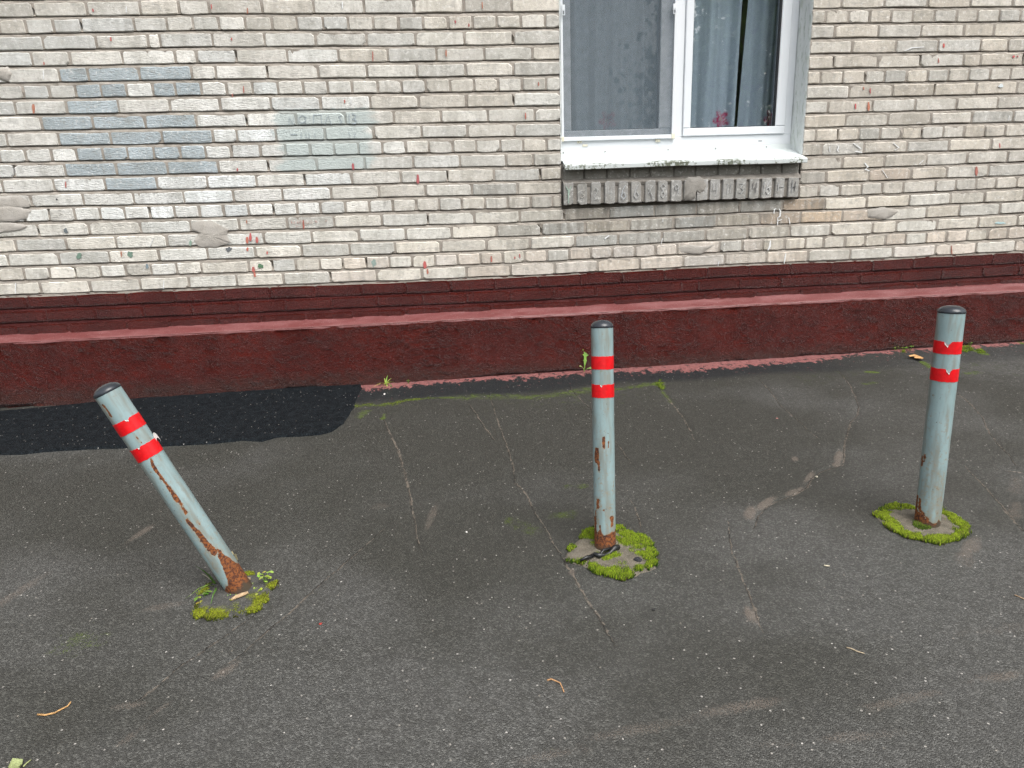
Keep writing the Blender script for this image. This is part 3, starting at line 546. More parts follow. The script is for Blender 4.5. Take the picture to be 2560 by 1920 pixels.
def fill(L, a, b, step, R):
    """continue a course past the traced perpends to a..b"""
    L = sorted(L)
    if not L: L = [a+.02]
    while L[0]-step > a: L.insert(0, L[0]-step+R.uniform(-.006, .006))
    while L[-1]+step < b: L.append(L[-1]+step+R.uniform(-.006, .006))
    return [a]+[x for x in L if a+.03 < x < b-.03]+[b]
BS = BrickSet(); R = random.Random(3)
for r in range(RTOP, 19):
    step = .130 if HDR(r) else .260
    src = PERP.get(r) or [x+(.13 if (r % 2) else 0)+R.uniform(-.01, .01) for x in PERP[{1: 1, 2: 2, 3: 3, 0: 4}[r % 4]]]
    segs = [(XL, JL, [x for x in src if x < JL-.03]), (JR, XR, [x for x in src if x > JR+.03])] if r <= 13 else [(XL, XR, src)]
    for a, b, L in segs:
        P = fill(L, a, b, step, R)
        for xa, xb in zip(P, P[1:]):
            g1, g2 = R.uniform(.0045, .0082), R.uniform(.0045, .0082)
            if abs(xa-JR) < .001 or abs(xa-XL) < .001: g1 = .002
            if abs(xb-JL) < .001 or abs(xb-XR) < .001: g2 = .003
            if r == 14 and xa < .735 < xb: pass
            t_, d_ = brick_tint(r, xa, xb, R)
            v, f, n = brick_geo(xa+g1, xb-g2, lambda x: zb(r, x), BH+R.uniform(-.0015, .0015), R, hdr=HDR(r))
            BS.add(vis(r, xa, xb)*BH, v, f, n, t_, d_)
nw = len(BS.L)
# painted courses under the pale wall
RS = []; R = random.Random(5)
for r in (19, 20, 21):
    src = PERP.get(r) or [x+.125+R.uniform(-.03, .03) for x in PERP[20]]
    P = fill(src, XL, XR, .26, R)
    for xa, xb in zip(P, P[1:]):
        k = 1.0 if r < 21 else 2.2
        v, f, n = brick_geo(xa+.004, xb-.004, lambda x: zb(r, x)+(.002 if r < 21 else .004), BH-(.000 if r < 21 else .006), R, yf=(-.0045 if r < 21 else -.006), rough=k, bev=2.4)
        RS.append((vis(min(r, 20), xa, xb)*(BH if r < 21 else .042), v, f))
# sill apron: header course and soldier course under the window
AP = []; R = random.Random(9)
hd = [.722, .846, .978, 1.11, 1.229, 1.371, 1.499, 1.631, 1.76, 1.89, 2.017, 2.126]
for xa, xb in zip(hd, hd[1:]):
    v, f, n = brick_geo(xa+.004, xb-.004, lambda x: 1.113-.002*x, .064, R, yf=.004, hdr=True)
    s_ = R.uniform(.24, .29); AP.append((.0075, v, f, n, (s_, s_*.97, s_*.88, .2), .35))
so_ = [.72, .776, .799, .856, .877, .936, .957, 1.017, 1.036, 1.093, 1.11, 1.169, 1.192, 1.253, 1.266, 1.324, 1.343, 1.407, 1.422, 1.492, 1.496, 1.562, 1.575, 1.637, 1.651, 1.715, 1.729, 1.792, 1.812, 1.871, 1.885, 1.946, 1.967, 2.021, 2.047, 2.109]
for k in range(18):
    xa, xb = so_[2*k], so_[2*k+1]; zt = 1.098-.0115*(xa-.72)/1.35
    v, f, n = brick_geo(xa, xb, lambda x: .974+R.uniform(-.002, .002), zt-.974, R, yf=-.034+R.uniform(-.003, .003), depth=.08, hdr=True)
    s_ = R.uniform(.30, .36); AP.append((.0072, v, f, n, (s_, s_*.985, s_*.95, .2), .30))
order = sorted([(a[0], 'w', i) for i, a in enumerate(BS.L)]+[(a[0], 'r', i) for i, a in enumerate(RS)]+[(a[0]*1.6, 'a', i) for i, a in enumerate(AP)], reverse=True)
single = set((k, i) for _, k, i in order[:300])
def brick_mesh(v, f, tint, dirt):
    me = bpy.data.meshes.new('brick'); me.from_pydata(v, [], f)
    if tint is not None:
        me.attributes.new('tint', 'FLOAT_COLOR', 'POINT').data.foreach_set('color', np.array(tint, np.float32).ravel())
        me.attributes.new('dirt', 'FLOAT', 'POINT').data.foreach_set('value', np.array(dirt, np.float32))
    return me
def rest(L, name, mat, parent):
    v, f, t, d = [], [], [], []
    for a in L:
        o = len(v); v += a[0]; f += [tuple(i+o for i in q) for q in a[1]]
        if a[2] is not None: t += a[2]; d += a[3]
    return link(name, brick_mesh(v, f, t or None, d), mat, parent, kind='stuff')
rw = []
for i, (a, v, f, t_, d_) in enumerate(BS.L):
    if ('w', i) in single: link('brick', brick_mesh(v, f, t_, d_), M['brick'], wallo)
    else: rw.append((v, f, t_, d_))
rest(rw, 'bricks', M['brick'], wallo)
# apron
mb = MB(); mb.box(JL+.008, JR-.012, -.020, .06, .979, 1.086); mb.box(JL+.004, JR-.004, .014, .06, 1.10, 1.20)
cols = np.linspace(JL+.006, JR-.010, 60); o = len(mb.v)       # sloping mortar fillet over the soldiers
for x in cols:
    j = float(vn(x*40, 3, 1))-.5; mb.v += [(x, .010, 1.116+.004*j), (x, -.012, 1.104+.004*j), (x, -.031, 1.094-.011*(x-.72)/1.35+.003*j), (x, -.024, 1.075)]
for i in range(59):
    for k in range(3): a = o+i*4+k; mb.f.append((a, a+1, a+5, a+4))
apron = mb.build('sill_apron', mat_mortar('apron_mortar', C(.27, .25, .225), C(.18, .165, .145), C(.36, .335, .30)), bld)
ra = []
for i, (a, v, f, n, t_, d_) in enumerate(AP):
    if ('a', i) in single: link('brick', brick_mesh(v, f, [t_]*(3*n), [d_]*(3*n)), M['brick'], apron)
    else: ra.append((v, f, [t_]*(3*n), [d_]*(3*n)))
if ra: rest(ra, 'bricks', M['brick'], apron)
# plinth body: red painted render with a sloping ledge
def ledge(x): return .385+.0038*x, .3525+.0026*x
px = np.concatenate([np.arange(XL, -2.6, .02), np.arange(-2.6, 3.85, .0055), np.arange(3.86, XR+.001, .02)]); NK = 80
PX, PK = np.meshgrid(px, np.arange(NK)); PX = PX.ravel(); PK = PK.ravel()
lip = .3525+.0026*PX; foot = gz(PX, np.full_like(PX, PB))-.02; tt = np.clip((PK-2)/(NK-3.), 0, 1)
PZ = lip+(foot-lip)*tt; PY = -.070+(PB+.070)*tt
rel = .012*(fbm(PX*5, PZ*5, 3, 30)-.5)+.020*(fbm(PX*16, PZ*20, 4, 31)-.5)
e = np.abs(fbm(PX*6+.8*fbm(PX*9, PZ*9, 2, 50), PZ*9, 3, 33)-.5); rel += -.004*sm(.03, .0, e)*sm(.45, .6, fbm(PX*2, PZ*2, 2, 34))
for sx_, sz_, sd2, am in ((7, 12, 71, .0042), (11, 17, 72, .0030), (19, 24, 73, .0022)):        # wrinkled skin of thick paint
    wx = PX*sx_+1.3*fbm(PX*8, PZ*8, 2, sd2+20); nn_ = fbm(wx, PZ*sz_, 2, sd2); rel += am*(1-np.clip(np.abs(nn_-.5)/.035, 0, 1))**1.2*sm(.42, .58, fbm(PX*2.3, PZ*3.1, 2, sd2+5))
PY = PY-rel*sm(0, .06, tt)
low = np.where(tt > .86)[0]; ch = sm(.50, .66, fbm(PX[low]*5, PZ[low]*18, 3, 41))*sm(.88, .97, tt[low]); PY[low] += .028*ch   # render broken away at the foot
PZ[PK == 0] = lip[PK == 0]-.006; PY[PK == 0] = -.050; PZ[PK == 1] = lip[PK == 1]-.005; PY[PK == 1] = -.064
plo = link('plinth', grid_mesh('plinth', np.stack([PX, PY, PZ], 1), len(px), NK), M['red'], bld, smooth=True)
mb = MB(); cols = np.arange(XL, XR+.001, .02)
for x in cols:
    a, b = ledge(x); j = lambda s: (float(vn(x*14, 2, s))-.5)*.006+(float(vn(x*50, 2, s+9))-.5)*.003
    mb.v += [(x, .012, a+.006), (x, -.004+j(1), a+.0025+j(2)*.8), (x, -.020, a-.0075+j(3)*.3), (x, -.048, b+.0085+j(4)*.4), (x, -.063+j(5)*.4, b+.0035), (x, -.0725+j(5)*.5, b-.0045+j(6)*.5), (x, -.0715+j(5)*.4, b-.012+j(7))]
for i in range(len(cols)-1):
    for k in range(6): a = i*7+k; mb.f.append((a, a+1, a+8, a+7))
mb.build('ledge', M['pink'], plo, smooth=True)
mb = MB()
for x in np.linspace(XL, XR, 400):       # painted joints behind the red courses
    L = []
    for r in (19, 20, 21):
        z = zb(r, x); j = lambda s: (float(vn(x*50, z*60, s))-.5)
        L += [(z+BH+(.010 if r == 19 else .003), .0030+.003*j(1)), (z+.03, .0022+.003*j(2)), (z+.003, .003+.003*j(3)), (z-.001, .012+.005*j(4)), (z-.005, .004+.003*j(5))]
    mb.v += [(x, y, z) for z, y in L]
for i in range(399):
    for k in range(14): a = i*15+k; mb.f.append((a, a+1, a+16, a+15))
mb.build('painted_joints', M['redj'], plo, smooth=True)
rr = []
for i, (a, v, f) in enumerate(RS):
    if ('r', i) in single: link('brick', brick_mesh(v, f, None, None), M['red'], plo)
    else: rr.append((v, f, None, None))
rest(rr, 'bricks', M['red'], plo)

# ------------------------------------------------------------------ marks on the wall
def wpt(u, v, y):
    r = ray(u, v); t = (y-CAM[1])/r.y; return (r.x*t, CAM[2]+r.z*t)
def stroke(mb, pts, w_, c, y=-.0078, th=.0016):
    P = [Vector((a, b)) for a, b in pts]; n = len(P); v = []
    for i, p in enumerate(P):
        t = (P[min(i+1, n-1)]-P[max(i-1, 0)]).normalized(); q = Vector((-t.y, t.x))*w_*.5*(1 if 0 < i < n-1 else .55)*rnd.uniform(.75, 1.25)
        v += [(p.x+q.x, y, p.y+q.y), (p.x-q.x, y, p.y-q.y), (p.x+q.x, y+th, p.y+q.y), (p.x-q.x, y+th, p.y-q.y)]
    f = []
    for i in range(n-1):
        a = i*4; b = a+4; f += [(a, a+1, b+1, b), (a+2, b+2, b+3, a+3), (a, b, b+2, a+2), (a+1, a+3, b+3, b+1)]
    f += [(0, 2, 3, 1), (4*n-4, 4*n-3, 4*n-1, 4*n-2)]
    mb.add(v, f, c)
Y1 = zz(0, 0, 3.0722); Y2 = zz(700, 0, 3.0722); Y5 = zz(0, 480, 3.0722); Y6 = zz(700, 480, 3.0722); Y4 = zz(1960, 0, 3.6867); Y7 = zz(1380, 400, 3.0722); Y8 = zz(1960, 400, 3.6867)
RED = [(Y1, 712, 65, 25), (Y1, 1622, 30, 40), (Y1, 1900, 60, 45), (Y1, 850, 285, 30), (Y1, 1778, 290, 20), (Y1, 336, 475, 22), (Y1, 255, 800, 70, 11), (Y1, 1822, 1290, 25), (Y1, 503, 1395, 45), (Y1, 1870, 660, 55), (Y1, 1785, 720, 25), (Y2, 1552, 15, 50), (Y2, 712, 395, 75), (Y2, 1275, 380, 55), (Y2, 495, 765, 28), (Y2, 1985, 630, 30), (Y2, 1887, 865, 50), (Y2, 560, 1255, 50, 11), (Y2, 1058, 1340, 70, 14), (Y2, 1345, 155, 25), (Y2, 1450, 180, 25),
 (Y5, 1893, 215, 28), (Y5, 1897, 345, 50, 11), (Y5, 1922, 315, 62, 11), (Y5, 1972, 345, 48, 11), (Y5, 1900, 425, 30, 10), (Y5, 2052, 455, 25), (Y5, 930, 455, 45), (Y5, 1945, 575, 40, 14), (Y5, 1955, 612, 40, 10), (Y6, 1112, 532, 55, 15), (Y6, 1132, 590, 40, 10), (Y6, 1623, 492, 45, 10), (Y6, 1840, 475, 32), (Y6, 1802, 497, 16), (Y6, 178, 215, 70, 8), (Y4, 735, 800, 28), (Y4, 795, 812, 50), (Y4, 660, 955, 50, 10), (Y4, 780, 940, 80, 14), (Y4, 1472, 400, 40, 10), (Y4, 1425, 535, 45), (Y4, 2117, 512, 20, 12), (Y4, 2155, 512, 14, 9), (Y4, 1988, 1320, 45), (Y8, 1775, 60, 85, 16), (Y8, 1545, 790, 80, 7)]
WHITE = [(Y7, [(1705, 410), (1708, 380), (1722, 372)], 8), (Y7, [(1745, 375), (1755, 390), (1752, 430), (1735, 445)], 8), (Y7, [(1735, 440), (1732, 500)], 9), (Y7, [(1735, 470), (1765, 455)], 6), (Y7, [(1818, 440), (1828, 490)], 9), (Y7, [(1678, 618), (1675, 660), (1658, 695)], 11), (Y7, [(1797, 715), (1790, 750), (1784, 795)], 9), (Y7, [(1284, 775), (1275, 815)], 8), (Y7, [(852, 452), (852, 476)], 6), (Y7, [(1797, 185), (1790, 275)], 8), (Y7, [(1868, 235), (1858, 285)], 8), (Y7, [(1330, 640), (1322, 655)], 6), (Y7, [(850, 600), (838, 645)], 7),
 (Y1, [(968, 45), (970, 95)], 8), (Y1, [(332, 540), (334, 605)], 7), (Y5, [(1258, 680), (1256, 745)], 8), (Y5, [(120, 700), (118, 780)], 8), (Y5, [(1180, 350), (1150, 420)], 6), (Y2, [(545, 755), (546, 800)], 9), (Y2, [(478, 12), (480, 65)], 9), (Y4, [(1110, 470), (1180, 440), (1290, 432)], 5), (Y4, [(420, 1350), (425, 1400)], 7), (Y4, [(490, 1345), (505, 1350), (492, 1385), (508, 1400)], 6), (Y4, [(640, 1320), (710, 1370), (660, 1395), (720, 1405)], 9), (Y4, [(1010, 1320), (1060, 1360), (1020, 1385)], 9), (Y4, [(745, 1500), (775, 1540), (750, 1560), (790, 1575)], 9), (Y4, [(2078, 1065), (2070, 1110)], 5), (Y4, [(1975, 800), (2000, 775)], 10), (Y8, [(905, 90), (955, 165)], 6), (Y8, [(1245, 40), (1290, 0)], 6), (Y7, [(405, 605), (440, 580)], 12)]
mb = MB()
for it in RED:
    Zf, x, y, L = it[:4]; wpx = it[4] if len(it) > 4 else 6
    s = 3.0722 if Zf is not Y4 and Zf is not Y8 else 3.6867
    P = [wpt(*Zf(x+rnd.uniform(-1, 1)+k*rnd.uniform(0, 1.5), y+L*k/3), -.0078) for k in range(4)]
    stroke(mb, P, wpx*.0019*3.0722/s*.62, (.42+rnd.uniform(-.06, .1), .13+rnd.uniform(-.02, .06), .12, 1))
for Zf, pts, wpx in WHITE: stroke(mb, [wpt(*Zf(*p), -.0078) for p in pts], wpx*.0016*.62, (.72, .73, .73, 1))
YN = zz(700, 520, 7.9375); rc = (.46, .17, .13, 1); fc = (.50, .30, .25, 1)
for c, w_, pts in [(rc, 2.3, [(225, 250), (230, 312)]), (rc, 1.8, [(232, 288), (262, 300)]), (rc, 1.8, [(290, 265), (292, 315)]), (rc, 1.8, [(335, 312), (350, 265), (366, 310)]), (rc, 1.8, [(396, 315), (395, 260), (430, 262)]), ((.30, .07, .06, 1), 2.4, [(462, 245), (460, 415)]),
    (fc, 1.5, [(510, 255), (512, 305), (575, 303), (575, 255)]), (fc, 1.6, [(608, 312), (622, 245), (637, 310)]), (rc, 1.9, [(690, 252), (738, 292)]), (rc, 1.7, [(732, 250), (694, 292)]), (fc, 1.5, [(905, 282), (908, 235), (938, 242), (910, 262)]), (fc, 1.5, [(320, 395), (322, 360), (380, 360)]), (fc, 1.5, [(410, 390), (412, 360)])]:
    stroke(mb, [wpt(*YN(*p), -.0078) for p in pts], w_*.0011, c)
YG = zz(690, 270, 5.2917); gc = (.335, .385, .415, 1)
for w_, pts in [(3, [(170, 222), (172, 120), (228, 215), (230, 130)]), (3, [(350, 100), (305, 125), (300, 175), (345, 200), (392, 178), (395, 125), (350, 100)]), (3, [(370, 180), (410, 215)]), (4, [(495, 205), (497, 92), (598, 92), (603, 205)]), (4, [(645, 222), (690, 90), (735, 222)]), (3, [(870, 95), (830, 110), (850, 150), (872, 185), (835, 205)]),
    (6, [(968, 85), (970, 205)]), (5, [(1005, 82), (1055, 98), (1045, 138), (1010, 145), (1068, 170), (1050, 205), (1005, 207)]), (4, [(190, 350), (280, 350)]), (4, [(332, 330), (334, 400)]), (4, [(395, 332), (398, 400)]), (4, [(438, 335), (437, 400)]), (4, [(515, 330), (518, 385)]), (3, [(960, 320), (985, 370)]), (4, [(1050, 330), (1030, 400)])]:
    stroke(mb, [wpt(*YG(*p), -.0078) for p in pts], w_*.0013, gc)
for Zf, x, y, rx, ry, c in [(Y5, 605, 490, 22, 25, (.16, .24, .19, 1)), (Y5, 1000, 478, 22, 26, (.16, .24, .19, 1)), (Y5, 2000, 568, 26, 18, (.10, .19, .11, 1)), (Y5, 1462, 390, 12, 24, (.25, .34, .28, 1)), (Y6, 722, 545, 22, 35, (.26, .33, .30, 1)), (Y5, 505, 298, 18, 20, (.14, .16, .17, 1)), (Y5, 1760, 440, 24, 22, (.13, .14, .15, 1)), (Y1, 435, 1530, 8, 8, (.06, .06, .06, 1)), (Y4, 2000, 790, 22, 18, (.62, .68, .70, 1)), (Y8, 1990, 580, 60, 12, (.42, .58, .60, 1)), (Y5, 1130, 570, 14, 18, (.2, .25, .28, 1))]:
    n = 14; P = []
    for k in range(n):
        a = 6.2832*k/n; q = rnd.uniform(.6, 1.15); P.append(wpt(*Zf(x+rx*q*math.cos(a), y+ry*q*math.sin(a)), -.0076))
    mb.add([(a, -.0076, b) for a, b in P]+[(a, -.0058, b) for a, b in P], [tuple(range(n))[::-1]]+[(i, (i+1) % n, n+(i+1) % n, n+i) for i in range(n)], c)
mb.build('paint_marks', M['chalk'], wallo, kind='stuff')
# chalked numbers on the soldier bricks
G = {'3': [[(.1, .9), (.8, .9), (.4, .55), (.85, .3), (.5, 0), (.1, .1)]], '2': [[(.1, .75), (.4, 1), (.8, .8), (.5, .45), (.15, .2), (.3, 0), (.9, .05)]], '4': [[(.15, 1), (.1, .45), (.9, .5)], [(.75, 1), (.6, 0)]], '6': [[(.85, 1), (.35, .65), (.1, .2), (.5, 0), (.9, .2), (.6, .5), (.2, .35)]], '7': [[(.05, .8), (.9, .1)], [(.9, 1), (.1, .3)], [(.4, .55), (.95, -.2)]], '8': [[(.5, .5), (.1, .8), (.5, 1), (.9, .8), (.5, .5), (.15, .2), (.5, 0), (.85, .25), (.5, .5)]],
     '9': [[(.8, .7), (.4, .5), (.15, .8), (.5, 1), (.85, .8), (.7, .3), (.4, 0)]], '1': [[(.2, .7), (.55, 1), (.45, 0)]], '-': [[(.1, .5), (.9, .55)]], 'Y': [[(.0, 1), (.4, .75), (.45, -.1)], [(.9, 1), (.6, .72), (.48, .3)]]}
for k, ch, hh, c, dx in [(0, 'Y', .085, (.36, .47, .40, 1), 0), (1, '3', .045, (.55, .53, .49, 1), 0), (2, '2', .065, (.52, .53, .52, 1), 0), (3, '4', .075, (.56, .57, .57, 1), 0), (4, '6', .080, (.52, .56, .60, 1), 0), (5, '6', .080, (.52, .53, .53, 1), 0), (6, '7', .065, (.56, .57, .56, 1), 0), (7, '8', .080, (.54, .55, .54, 1), 0), (8, '9', .070, (.5, .51, .51, 1), 0), (11, '4', .075, (.50, .51, .51, 1), 0), (12, '1', .06, (.48, .49, .49, 1), -.006), (12, '1', .05, (.48, .49, .49, 1), .012), (13, '3', .06, (.46, .47, .47, 1), 0), (14, '4', .06, (.13, .13, .14, 1), 0), (15, '6', .08, (.60, .61, .61, 1), .006), (15, '1', .07, (.52, .53, .53, 1), -.02), (16, '1', .055, (.50, .51, .51, 1), -.012), (16, '-', .05, (.46, .47, .47, 1), .01), (17, '4', .055, (.13, .13, .14, 1), 0), (17, '1', .07, (.44, .45, .45, 1), -.012)]:
    mb = MB(); xm = (so_[2*k]+so_[2*k+1])/2+dx; gw = .034 if ch not in '1' else .018; zc = 1.035
    for st in G[ch]: stroke(mb, [(xm-gw/2+gw*a, zc-hh/2+hh*b) for a, b in st], .0026 if ch != 'Y' else .005, c, y=-.0398, th=.0045)
    mb.build('chalk_number', M['chalk'], apron)
# mortar smeared over the bricks
def smear(pts, y, th, parent, Zf, mat='smear'):
    P = [wpt(*Zf(*p), y) for p in pts]; cx, cz = sum(p[0] for p in P)/len(P), sum(p[1] for p in P)/len(P); Q = []
    for a, b in zip(P, P[1:]+P[:1]):
        for k in range(4): Q.append((a[0]+(b[0]-a[0])*k/4+rnd.uniform(-.003, .003), a[1]+(b[1]-a[1])*k/4+rnd.uniform(-.003, .003)))
    n = len(Q); mb = MB(); L = ((1, .6), (.95, .1), (.6, -.5), (.25, -.7))
    for s, h in L: mb.v += [(cx+(a-cx)*s, y+h*th+rnd.uniform(-.0008, .0008)*(s < 1), cz+(b-cz)*s) for a, b in Q]
    for k in range(3): mb.f += [(k*n+i, k*n+(i+1) % n, (k+1)*n+(i+1) % n, (k+1)*n+i) for i in range(n)]
    mb.f.append(tuple(3*n+i for i in range(n)))
    return mb.build('mortar_smear', M[mat], parent, smooth=True)
smear([(1480, 230), (1620, 215), (1760, 285), (1740, 330), (1775, 390), (1740, 400), (1650, 425), (1520, 420), (1490, 370), (1530, 320), (1470, 290)], -.006, .003, wallo, Y5)
smear([(-40, 110), (120, 105), (240, 140), (215, 200), (110, 225), (-40, 232)], -.006, .003, wallo, Y5); smear([(-40, 232), (120, 240), (215, 255), (180, 290), (90, 305), (-40, 320)], -.006, .003, wallo, Y5)
smear([(-60, 1515), (150, 1505), (220, 1545), (225, 1590), (-60, 1600)], -.006, .002, wallo, Y1)
smear([(1020, 165), (1050, 130), (1130, 125), (1170, 150), (1195, 185), (1190, 240), (1150, 262), (1110, 245), (1095, 300), (1060, 312), (1015, 305)], -.036, .006, apron, Y7, 'smear2')
smear([(970, 665), (1060, 650), (1180, 660), (1250, 650), (1180, 700), (1150, 725), (1060, 720), (975, 705)], -.006, .003, wallo, Y7)
smear([(770, 460), (930, 430), (1060, 470), (1000, 520), (930, 545), (850, 540), (780, 530)], -.006, .003, wallo, Y8)
smear([(-30, 520), (60, 510), (100, 560), (70, 630), (20, 625), (-30, 600)], -.004, .010, wallo, Y1)

# ------------------------------------------------------------------ window
win = empty('window', (1.42, .14, 1.28), bld)
def part(name, boxes, mat, parent=win, b=.002):
    mb = MB()
    for x0, x1, y0, y1, z0, z1 in boxes: mb.box(x0, x1, y0, y1, z0, z1, b=b)
    o = mb.build(name, mat, parent); o.matrix_parent_inverse = Matrix.Translation((0, 0, 0))
    if parent is win: o.location = (-1.42, -.14, -1.28)
    return o
ZT = 2.50
part('frame', [(.735, 2.124, .140, .205, 1.279, 1.337), (.735, .758, .1405, .205, 1.337, ZT), (1.404, 1.456, .1395, .205, 1.337, ZT), (2.078, 2.124, .1405, .205, 1.337, ZT), (.735, 2.124, .139, .205, ZT, ZT+.05)], M['pvc'])
def sash(x0, x1, gx0, gx1, z0, gz0, y, name):
    e = .0015
    o = part(name, [(x0, x1, y, y+.05, z0, gz0), (x0, gx0, y-.0006, y+.05, gz0+e, ZT-.004), (gx1, x1, y-.0006, y+.05, gz0+e, ZT-.004)], M['pvc'], b=.004)
    g = part('gasket', [(gx0, gx1, y+.012, y+.03, gz0, gz0+.004), (gx0, gx0+.003, y+.012, y+.03, gz0, ZT), (gx1-.007, gx1, y+.004, y+.03, gz0, ZT)], M['rubber'], b=0)
    p = part('pane', [(gx0-.004, gx1+.004, y+.026, y+.030, gz0-.004, ZT)], M['glass'], b=0)
    return o
sash(.757, 1.404, .800, 1.318, 1.345, 1.386, .150, 'left_sash'); sash(1.457, 2.079, 1.502, 2.018, 1.338, 1.382, .128, 'right_sash')
bpy.data.objects['left_sash'].name = 'sash'; bpy.data.objects['right_sash'].name = 'sash'
part('insect_screen_frame', [(.738, 1.406, .122, .134, 1.328, 1.350), (.738, .752, .1215, .134, 1.3502, ZT), (1.388, 1.406, .1215, .134, 1.3502, ZT)], M['pvc'])
part('insect_screen', [(.748, 1.392, .1285, .1295, 1.345, ZT)], M['screen'], b=0)
for a, b, c, d in [(.7365, .7535, 1.3265, 1.352), (1.3875, 1.4075, 1.3265, 1.355)]: part('corner_clip', [(a, b, .1195, .1345, c, d)], M['clip'])
for x, z in ((.831, 1.316), (1.296, 1.310)):
    part('bracket', [(x, x+.028, .130, .139, z, z+.016)], M['clip'])
    for k in (.008, .02): part('bracket_hole', [(x+k-.002, x+k+.002, .1288, .131, z+.004, z+.008)], M['rubber'], b=0)
part('drain_cap', [(.862, .893, .134, .141, 1.296, 1.308)], M['clip']); part('drain_slot', [(1.925, 1.947, .1385, .141, 1.299, 1.3025)], M['rubber'], b=0)
for z in (1.99,):
    for x in (.755, 1.383): part('screen_handle', [(x-.008, x+.008, .112, .122, z+.02, z+.05), (x-.008, x-.004, .108, .112, z, z+.03), (x+.004, x+.008, .108, .112, z, z+.03), (x-.008, x+.008, .108, .112, z-.004, z)], M['pvc'], b=.001)
# metal drip sill
mb = MB(); F = [(.140, 1.280), (.133, 1.280), (.128, 1.253), (.110, 1.2485), (.04, 1.2250), (-.046, 1.1975), (-.060, 1.1925), (-.0625, 1.1895), (-.0625, 1.1695), (-.0595, 1.1665), (-.054, 1.1700)]
xs_ = [.724]+[.74+.0463*k for k in range(30)]+[2.136]; n = len(F)
for i, x in enumerate(xs_):
    for y, z in F:
        X = x if y < -.001 else min(max(x, JL+.003), JR-.004)
        mb.v.append((X, y+.0012*math.sin(9*x), z+.0018*math.sin(5*x+1)*(y < 0)-.004*(x-.72)*0))
for i in range(len(xs_)-1):
    for k in range(n-1): a = i*n+k; mb.f.append((a, a+1, a+n+1, a+n))
for i in (0, len(xs_)-1): a = i*n; mb.f.append(tuple(a+k for k in range(3, n-1)))
so2 = mb.build('sill', M['sill'], win); so2.location = (-1.42, -.14, -1.28)
sm_ = so2.modifiers.new('thickness', 'SOLIDIFY'); sm_.thickness = .0012
for x in (.748, .995, 1.372, 1.66, 1.972):
    m2 = MB(); m2.tube([(x, .1315, 1.266), (x, .126, 1.2655)], [.0042, .0036], 8); o = m2.build('screw', M['steel'], win); o.location = (-1.42, -.14, -1.28)
# plastered reveals
def reveal(x, side, name='reveal'):
    ys = np.linspace(-.001, .150, 14); zs = np.linspace(1.215, 2.52, 110); YY, ZZ = np.meshgrid(ys, zs); YY = YY.ravel(); ZZ = ZZ.ravel()
    XX = x+side*(.006*(fbm(YY*40, ZZ*18, 4, 3)-.5)+.004+.010*sm(.10, .15, YY)*0)
    XX = np.where(YY < .006, x-side*.004, XX)
    return link(name, grid_mesh(name, np.stack([XX, YY-.003*fbm(ZZ*30, ZZ*0, 3, 8), ZZ], 1), 14, 110), M['plaster'], win, smooth=True)
for x, s in ((JR-.002, -1), (JL+.002, 1)):
    o = reveal(x, s); o.location = (-1.42, -.14, -1.28)
o = part('lintel', [(JL-.0, JR+.0, .004, .2, 2.515, 2.56)], M['plaster'], b=0)
# room behind
mb = MB(); mb.box(.3, 2.6, .36, 3.2, .7, 3.0); rm = mb.build('room', M['room'], bld)
me = rm.data; import bmesh
bm = bmesh.new(); bm.from_mesh(me); bm.faces.ensure_lookup_table()
bmesh.ops.delete(bm, geom=[f for f in bm.faces if f.calc_center_median().y < .4], context='FACES_ONLY'); bm.to_mesh(me); bm.free()
mb = MB(); mb.box(.3, JL, .34, .37, .7, 3.0); mb.box(JR, 2.6, .34, .37, .7, 3.0); mb.box(JL, JR, .2055, .37, .7, 1.262); mb.box(JL, JR, .2055, .37, 2.53, 3.0); mb.box(JL-.02, JL, .2055, .37, 1.2, 2.56); mb.box(JR, JR+.02, .2055, .37, 1.2, 2.56)
mb.build('inner_wall', M['room'], bld)
def flower(X, Z, cx, cz, rad, rot):
    dx, dz = X-cx, Z-cz; r_ = np.hypot(dx, dz)/rad; th = np.arctan2(dz, dx)+rot
    pet = .55+.45*np.abs(np.cos(2.5*th)); q = sm(pet, pet-.18, r_)*(.35+.65*sm(.35, .7, vn(th*9, r_*3, 4))); core = sm(.22, .10, r_)
    return np.clip(q, 0, 1), core
def curtain(x0t, x1t, x0b, x1b, yb, folds, seed, label, flowers):
    nx, nz = 150, 150; u = np.linspace(0, 1, nx); v = np.linspace(0, 1, nz); U, V = np.meshgrid(u, v); U = U.ravel(); V = V.ravel()
    z = 1.295+(2.60-1.295)*V; xa = x0b+(x0t-x0b)*V; xb = x1b+(x1t-x1b)*V; x = xa+(xb-xa)*U
    ph = 2*np.pi*folds*(U+.12*(fbm(U*5, V*.6, 2, seed)-.5)); amp = .010+.012*fbm(U*4, V*.5, 2, seed+3)
    y = yb+amp*np.sin(ph)+.006*np.sin(2.3*ph+1)+.012*(fbm(U*3, V*1.5, 2, seed+5)-.5)
    cl = np.tile(np.array([.44, .52, .62, 1.0]), (len(x), 1)); cl[:, :3] *= (.86+.3*fbm(U*20, V*2, 2, seed+7))[:, None]
    for cx, cz, rad, st in flowers:
        q, core = flower(x, z, cx, cz, rad, .5); q = (q*st)[:, None]; cl[:, :3] = cl[:, :3]*(1-q)+np.array([.50, .035, .15])*q
        core = (core*st*.7)[:, None]; cl[:, :3] = cl[:, :3]*(1-core)+np.array([.55, .45, .40])*core
    o = link('curtain', grid_mesh('curtain', np.stack([x, y, z], 1), nx, nz, dict(tint=cl)), M['curtain'], smooth=True)
    return tag(o, label, 'curtain', 'sheer curtains')
